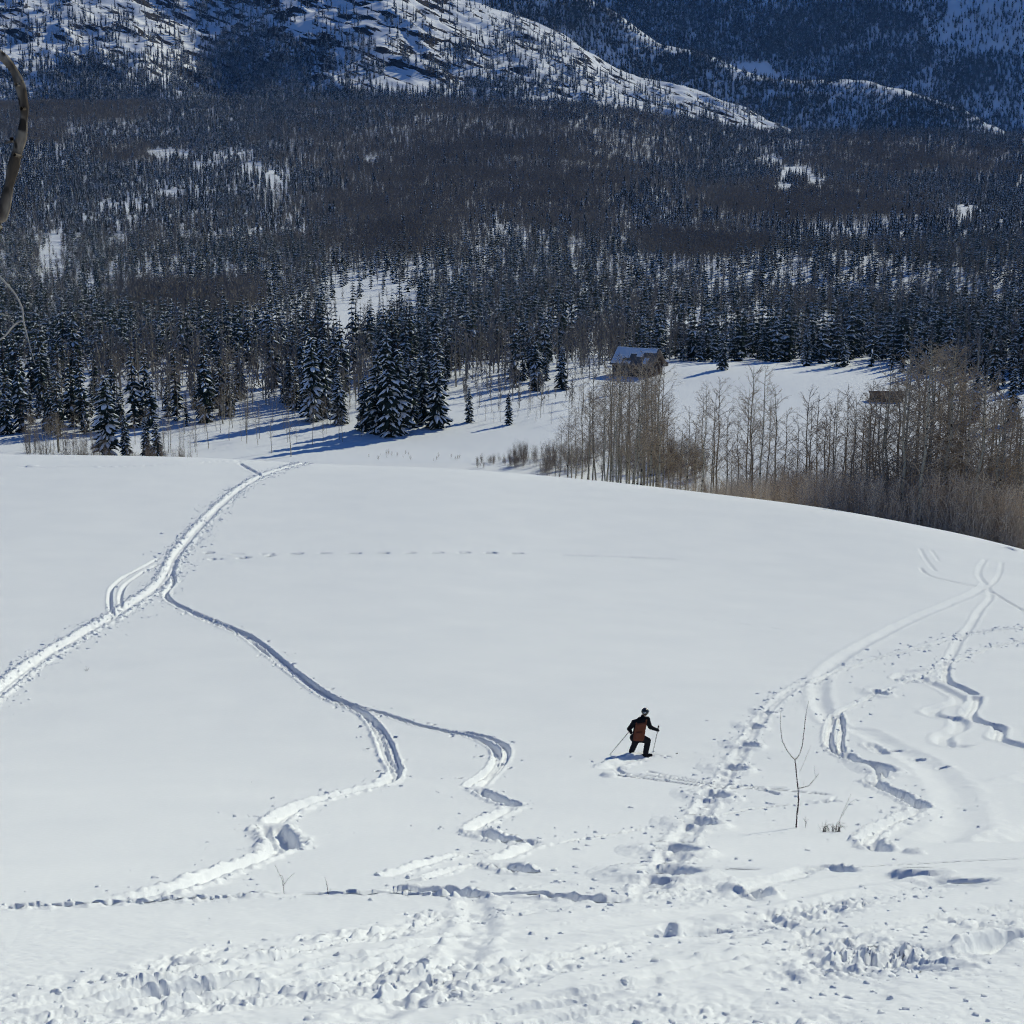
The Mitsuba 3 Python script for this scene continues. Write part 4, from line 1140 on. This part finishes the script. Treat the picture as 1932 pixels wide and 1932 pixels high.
pk = at(1217, 1424)
KZ = float(snow_z(pk[0], pk[1])[0])
O = np.array([pk[0], pk[1], KZ - 0.03])
j = {k: np.array(v, float) for k, v in dict(
    rfoot=(0.02, 0.0, 0.10), rknee=(0.09, 0.12, 0.49), rhip=(-0.13, -0.02, 0.62), lhip=(-0.34, 0.06, 0.61), lknee=(-0.27, 0.34, 0.36), lfoot=(-0.38, 0.38, -0.02),
    waist=(-0.24, 0.02, 0.76), chest=(-0.15, 0.08, 1.04), lsh=(-0.35, 0.02, 1.11), rsh=(0.05, 0.10, 1.18), neck=(-0.08, 0.14, 1.26), head=(-0.005, 0.20, 1.385),
    lelb=(-0.50, 0.04, 0.90), lhand=(-0.42, 0.26, 0.72), relb=(0.16, 0.20, 0.90), rhand=(0.37, 0.34, 0.76)).items()}


def body(grow):
    g = grow
    parts = [bone(j['waist'], .125 + g, j['chest'], .165 + g), bone(j['lsh'], .07 + g, j['rsh'], .07 + g), bone(j['chest'], .13 + g, (j['lsh'] + j['rsh']) / 2, .11 + g),
             bone(j['lhip'], .10 + g, j['rhip'], .10 + g), bone(j['waist'], .125 + g, (j['lhip'] + j['rhip']) / 2, .13 + g)]
    return parts


bodyp = body(0) + [bone(j['neck'], .058, j['head'] - [0, 0, .06], .062), bone(j['chest'], .10, j['neck'], .06), ball(j['head'], .098), ball(j['head'] + [0.02, .045, -.045], .072),
                   bone(j['head'] + [.045, .10, -.02], .016, j['head'] + [.035, .085, .02], .010)]
for a, b, c, r1, r2, r3 in (('lsh', 'lelb', 'lhand', .052, .043, .034), ('rsh', 'relb', 'rhand', .052, .043, .034), ('lhip', 'lknee', 'lfoot', .085, .058, .045), ('rhip', 'rknee', 'rfoot', .085, .058, .045)):
    bodyp += [bone(j[a], r1, j[b], r2), bone(j[b], r2, j[c], r3)]
scene['person__body'] = mikit.ply((lambda t: (t.vertices + O, t.faces))(blob(bodyp)), 'skin', smooth=True)
jk = body(.028) + [bone(j['neck'] - [0, 0, .04], .075, j['neck'], .07)]
for a, b, c in (('lsh', 'lelb', 'lhand'), ('rsh', 'relb', 'rhand')):
    jk += [bone(j[a], .085, j[b], .068), bone(j[b], .068, j[c], .048)]
scene['person__jacket'] = mikit.ply((lambda t: (t.vertices + O, t.faces))(blob(jk)), 'black_cloth', smooth=True)
tp = [bone(j['lhip'], .135, j['rhip'], .135)]
for a, b, c in (('lhip', 'lknee', 'lfoot'), ('rhip', 'rknee', 'rfoot')):
    tp += [bone(j[a], .13, j[b], .096), bone(j[b], .096, j[c] + [0, 0, .06], .084)]
scene['person__trousers'] = mikit.ply((lambda t: (t.vertices + O, t.faces))(blob(tp)), 'dark_cloth', smooth=True)
for n, f in enumerate(('lfoot', 'rfoot')):
    c = j[f]
    scene['person__boot' + ('_001' if n else '')] = mikit.ply((lambda t: (t.vertices + O, t.faces))(blob([bone(c + [-.06, -.02, -.03], .055, c + [.17, .05, -.05], .045), bone(c, .065, c + [.02, .03, .16], .07)])), 'black_cloth', smooth=True)
for n, (f, e) in enumerate((('lhand', 'lelb'), ('rhand', 'relb'))):
    c, fwd = j[f], (j[f] - j[e]) / np.linalg.norm(j[f] - j[e])
    up = np.array([0, 0, 1.0])
    side = np.cross(fwd, up)
    side /= np.linalg.norm(side)
    parts = [bone(c, .044, c + fwd * .07, .040)]
    for q in range(4):                                          # four fingers curled round the grip, and the thumb
        b0 = c + fwd * .085 + up * (.033 - .022 * q)
        b1 = b0 + fwd * (.030 - .003 * q) + side * (-.025)
        parts += [bone(b0, .0125, b1, .0115), bone(b1, .0115, b1 - side * .028 - fwd * .03, .0105)]
    parts += [bone(c + fwd * .02 + up * .03, .014, c + fwd * .07 + up * .05 - side * .035, .0115)]
    scene['person__glove' + ('_001' if n else '')] = mikit.ply((lambda t: (t.vertices + O, t.faces))(blob(parts, .012, 4)), 'black_cloth', smooth=True)
hd = j['head']
shell = ball((0, 0, 0), .117).scale([1.0, 1.1, 1.0]).translate([float(v) for v in hd + [-.005, -.01, .02]]) - MF.cube([.5, .5, .3]).translate([float(v) for v in hd + [-.25, -.10, -.33]]) - ball(hd + [.04, .12, -.06], .095)
scene['person__helmet'] = mikit.ply((lambda t: (t.vertices + O, t.faces))(blob([shell], .02, 3)), 'helmet_shell', smooth=True)
scene['person__helmet__vent'] = mikit.ply((lambda t: (t.vertices + O, t.faces))(blob([bone(hd + [-.045, -.125, .02], .022, hd + [.0, -.135, .03], .020)], .02, 3)), 'pale_plastic', smooth=True)
scene['person__goggles'] = mikit.ply((lambda t: (t.vertices + O, t.faces))(blob([bone(hd + [.11, .05, .015], .030, hd + [.05, .125, .01], .032)], .02, 3)), 'pale_plastic', smooth=True)
tag('person', 'skier in black jacket and trousers turning on the slope, seen from behind', 'person')
scene['backpack__bag'] = mikit.ply((lambda t: (t.vertices + O, t.faces))(blob([MF.batch_hull([ball(j['waist'] + [-.09, -.17, -.10], .07), ball(j['waist'] + [.12, -.15, -.11], .07), ball(j['chest'] + [-.10, -.17, .03], .07), ball(j['chest'] + [.10, -.13, .05], .07)])])), 'rust_cloth', smooth=True)
scene['backpack__pocket'] = mikit.ply((lambda t: (t.vertices + O, t.faces))(blob([MF.batch_hull([ball(j['waist'] + [-.06, -.23, -.06], .035), ball(j['waist'] + [.09, -.21, -.07], .035), ball(j['waist'] + [-.04, -.23, .10], .035), ball(j['waist'] + [.10, -.21, .10], .035)])])), 'rust_cloth', smooth=True)
st = [bone(j['rsh'] + [-.03, -.09, .03], .025, j['chest'] + [.13, -.12, -.05], .02), bone(j['lsh'] + [.06, -.09, .03], .025, j['chest'] + [-.14, -.14, -.05], .02)]
for n, q in enumerate(st):
    scene['backpack__strap' + ('_001' if n else '')] = mikit.ply((lambda t: (t.vertices + O, t.faces))(blob([q], .02, 2)), 'rust_cloth', smooth=True)
tag('backpack', 'rust brown backpack on the back of the skier', 'backpack')


def pole(key, a, b, label):
    a, b = np.array(a), np.array(b)
    d = (b - a) / np.linalg.norm(b - a)
    v, f = tube([a + O, b + O], [.011, .008], 8)
    scene[key + '__shaft'] = mikit.ply((v, f), 'pole_metal', smooth=40)
    v, f = tube([a - d * .13 + O, a - d * .12 + O, a + O, a + d * .04 + O], [.012, .02, .017, .012], 10)
    scene[key + '__grip'] = mikit.ply((v, f), 'black_cloth', smooth=40)
    c = b - d * .08
    v, f = tube([c + O, c + d * .012 + O, c + d * .02 + O], [.012, .05, .012], 12)
    scene[key + '__basket'] = mikit.ply((v, f), 'black_cloth', smooth=40)
    tag(key, label, 'ski pole')


pole('ski_pole', j['lhand'] + [-.03, .05, .02], (-1.16, -0.10, 0.03), 'ski pole slanting down to the left of the skier')
pole('ski_pole_001', j['rhand'] + [.05, .05, .0], (0.27, .52, -.22), 'ski pole in the right hand of the skier, pointing down')


def ski(key, c, ang, pitch, label):
    s = np.linspace(-0.78, 1.0, 26)
    wd = 0.05 + 0.012 * np.abs(s) ** 1.5
    wd[-4:] *= [0.9, .7, .4, .08]
    z = 0.012 * np.cos(s * 2) + 0.16 * np.maximum(s - .78, 0) ** 1.4 * 3 + pitch * s
    d, q = np.array([math.cos(ang), math.sin(ang), 0]), np.array([-math.sin(ang), math.cos(ang), 0])
    P0 = O + np.array(c) + d * s[:, None] + np.array([0, 0, 1.0]) * z[:, None]
    ring = [P0 - q * wd[:, None], P0 + q * wd[:, None], P0 + q * wd[:, None] + [0, 0, .014], P0 - q * wd[:, None] + [0, 0, .014]]
    v = np.stack(ring, 1).reshape(-1, 3)
    f = []
    for i in range(len(s) - 1):
        for k_ in range(4):
            a, b = i * 4 + k_, i * 4 + (k_ + 1) % 4
            f.append([a, b, b + 4, a + 4])
    scene[key + '__board'] = mikit.ply((v, np.array(f)), 'helmet_shell', smooth=35)
    b = cat([box(-.14, .20, -.035, .035, .014, .045)])
    b.apply_transform(trimesh.transformations.rotation_matrix(ang, [0, 0, 1]))
    b.apply_translation(O + np.array(c))
    scene[key + '__binding'] = mikit.ply(b, 'pole_metal')
    tag(key, label, 'ski')


ski('ski', (0.04, 0.01, -0.025), 0.16, 0.03, 'right ski of the skier, its tip showing out of the snow at the right')
ski('ski_001', (-0.36, 0.39, -0.09), 0.16, -0.04, 'left ski of the skier, half sunk in the powder')
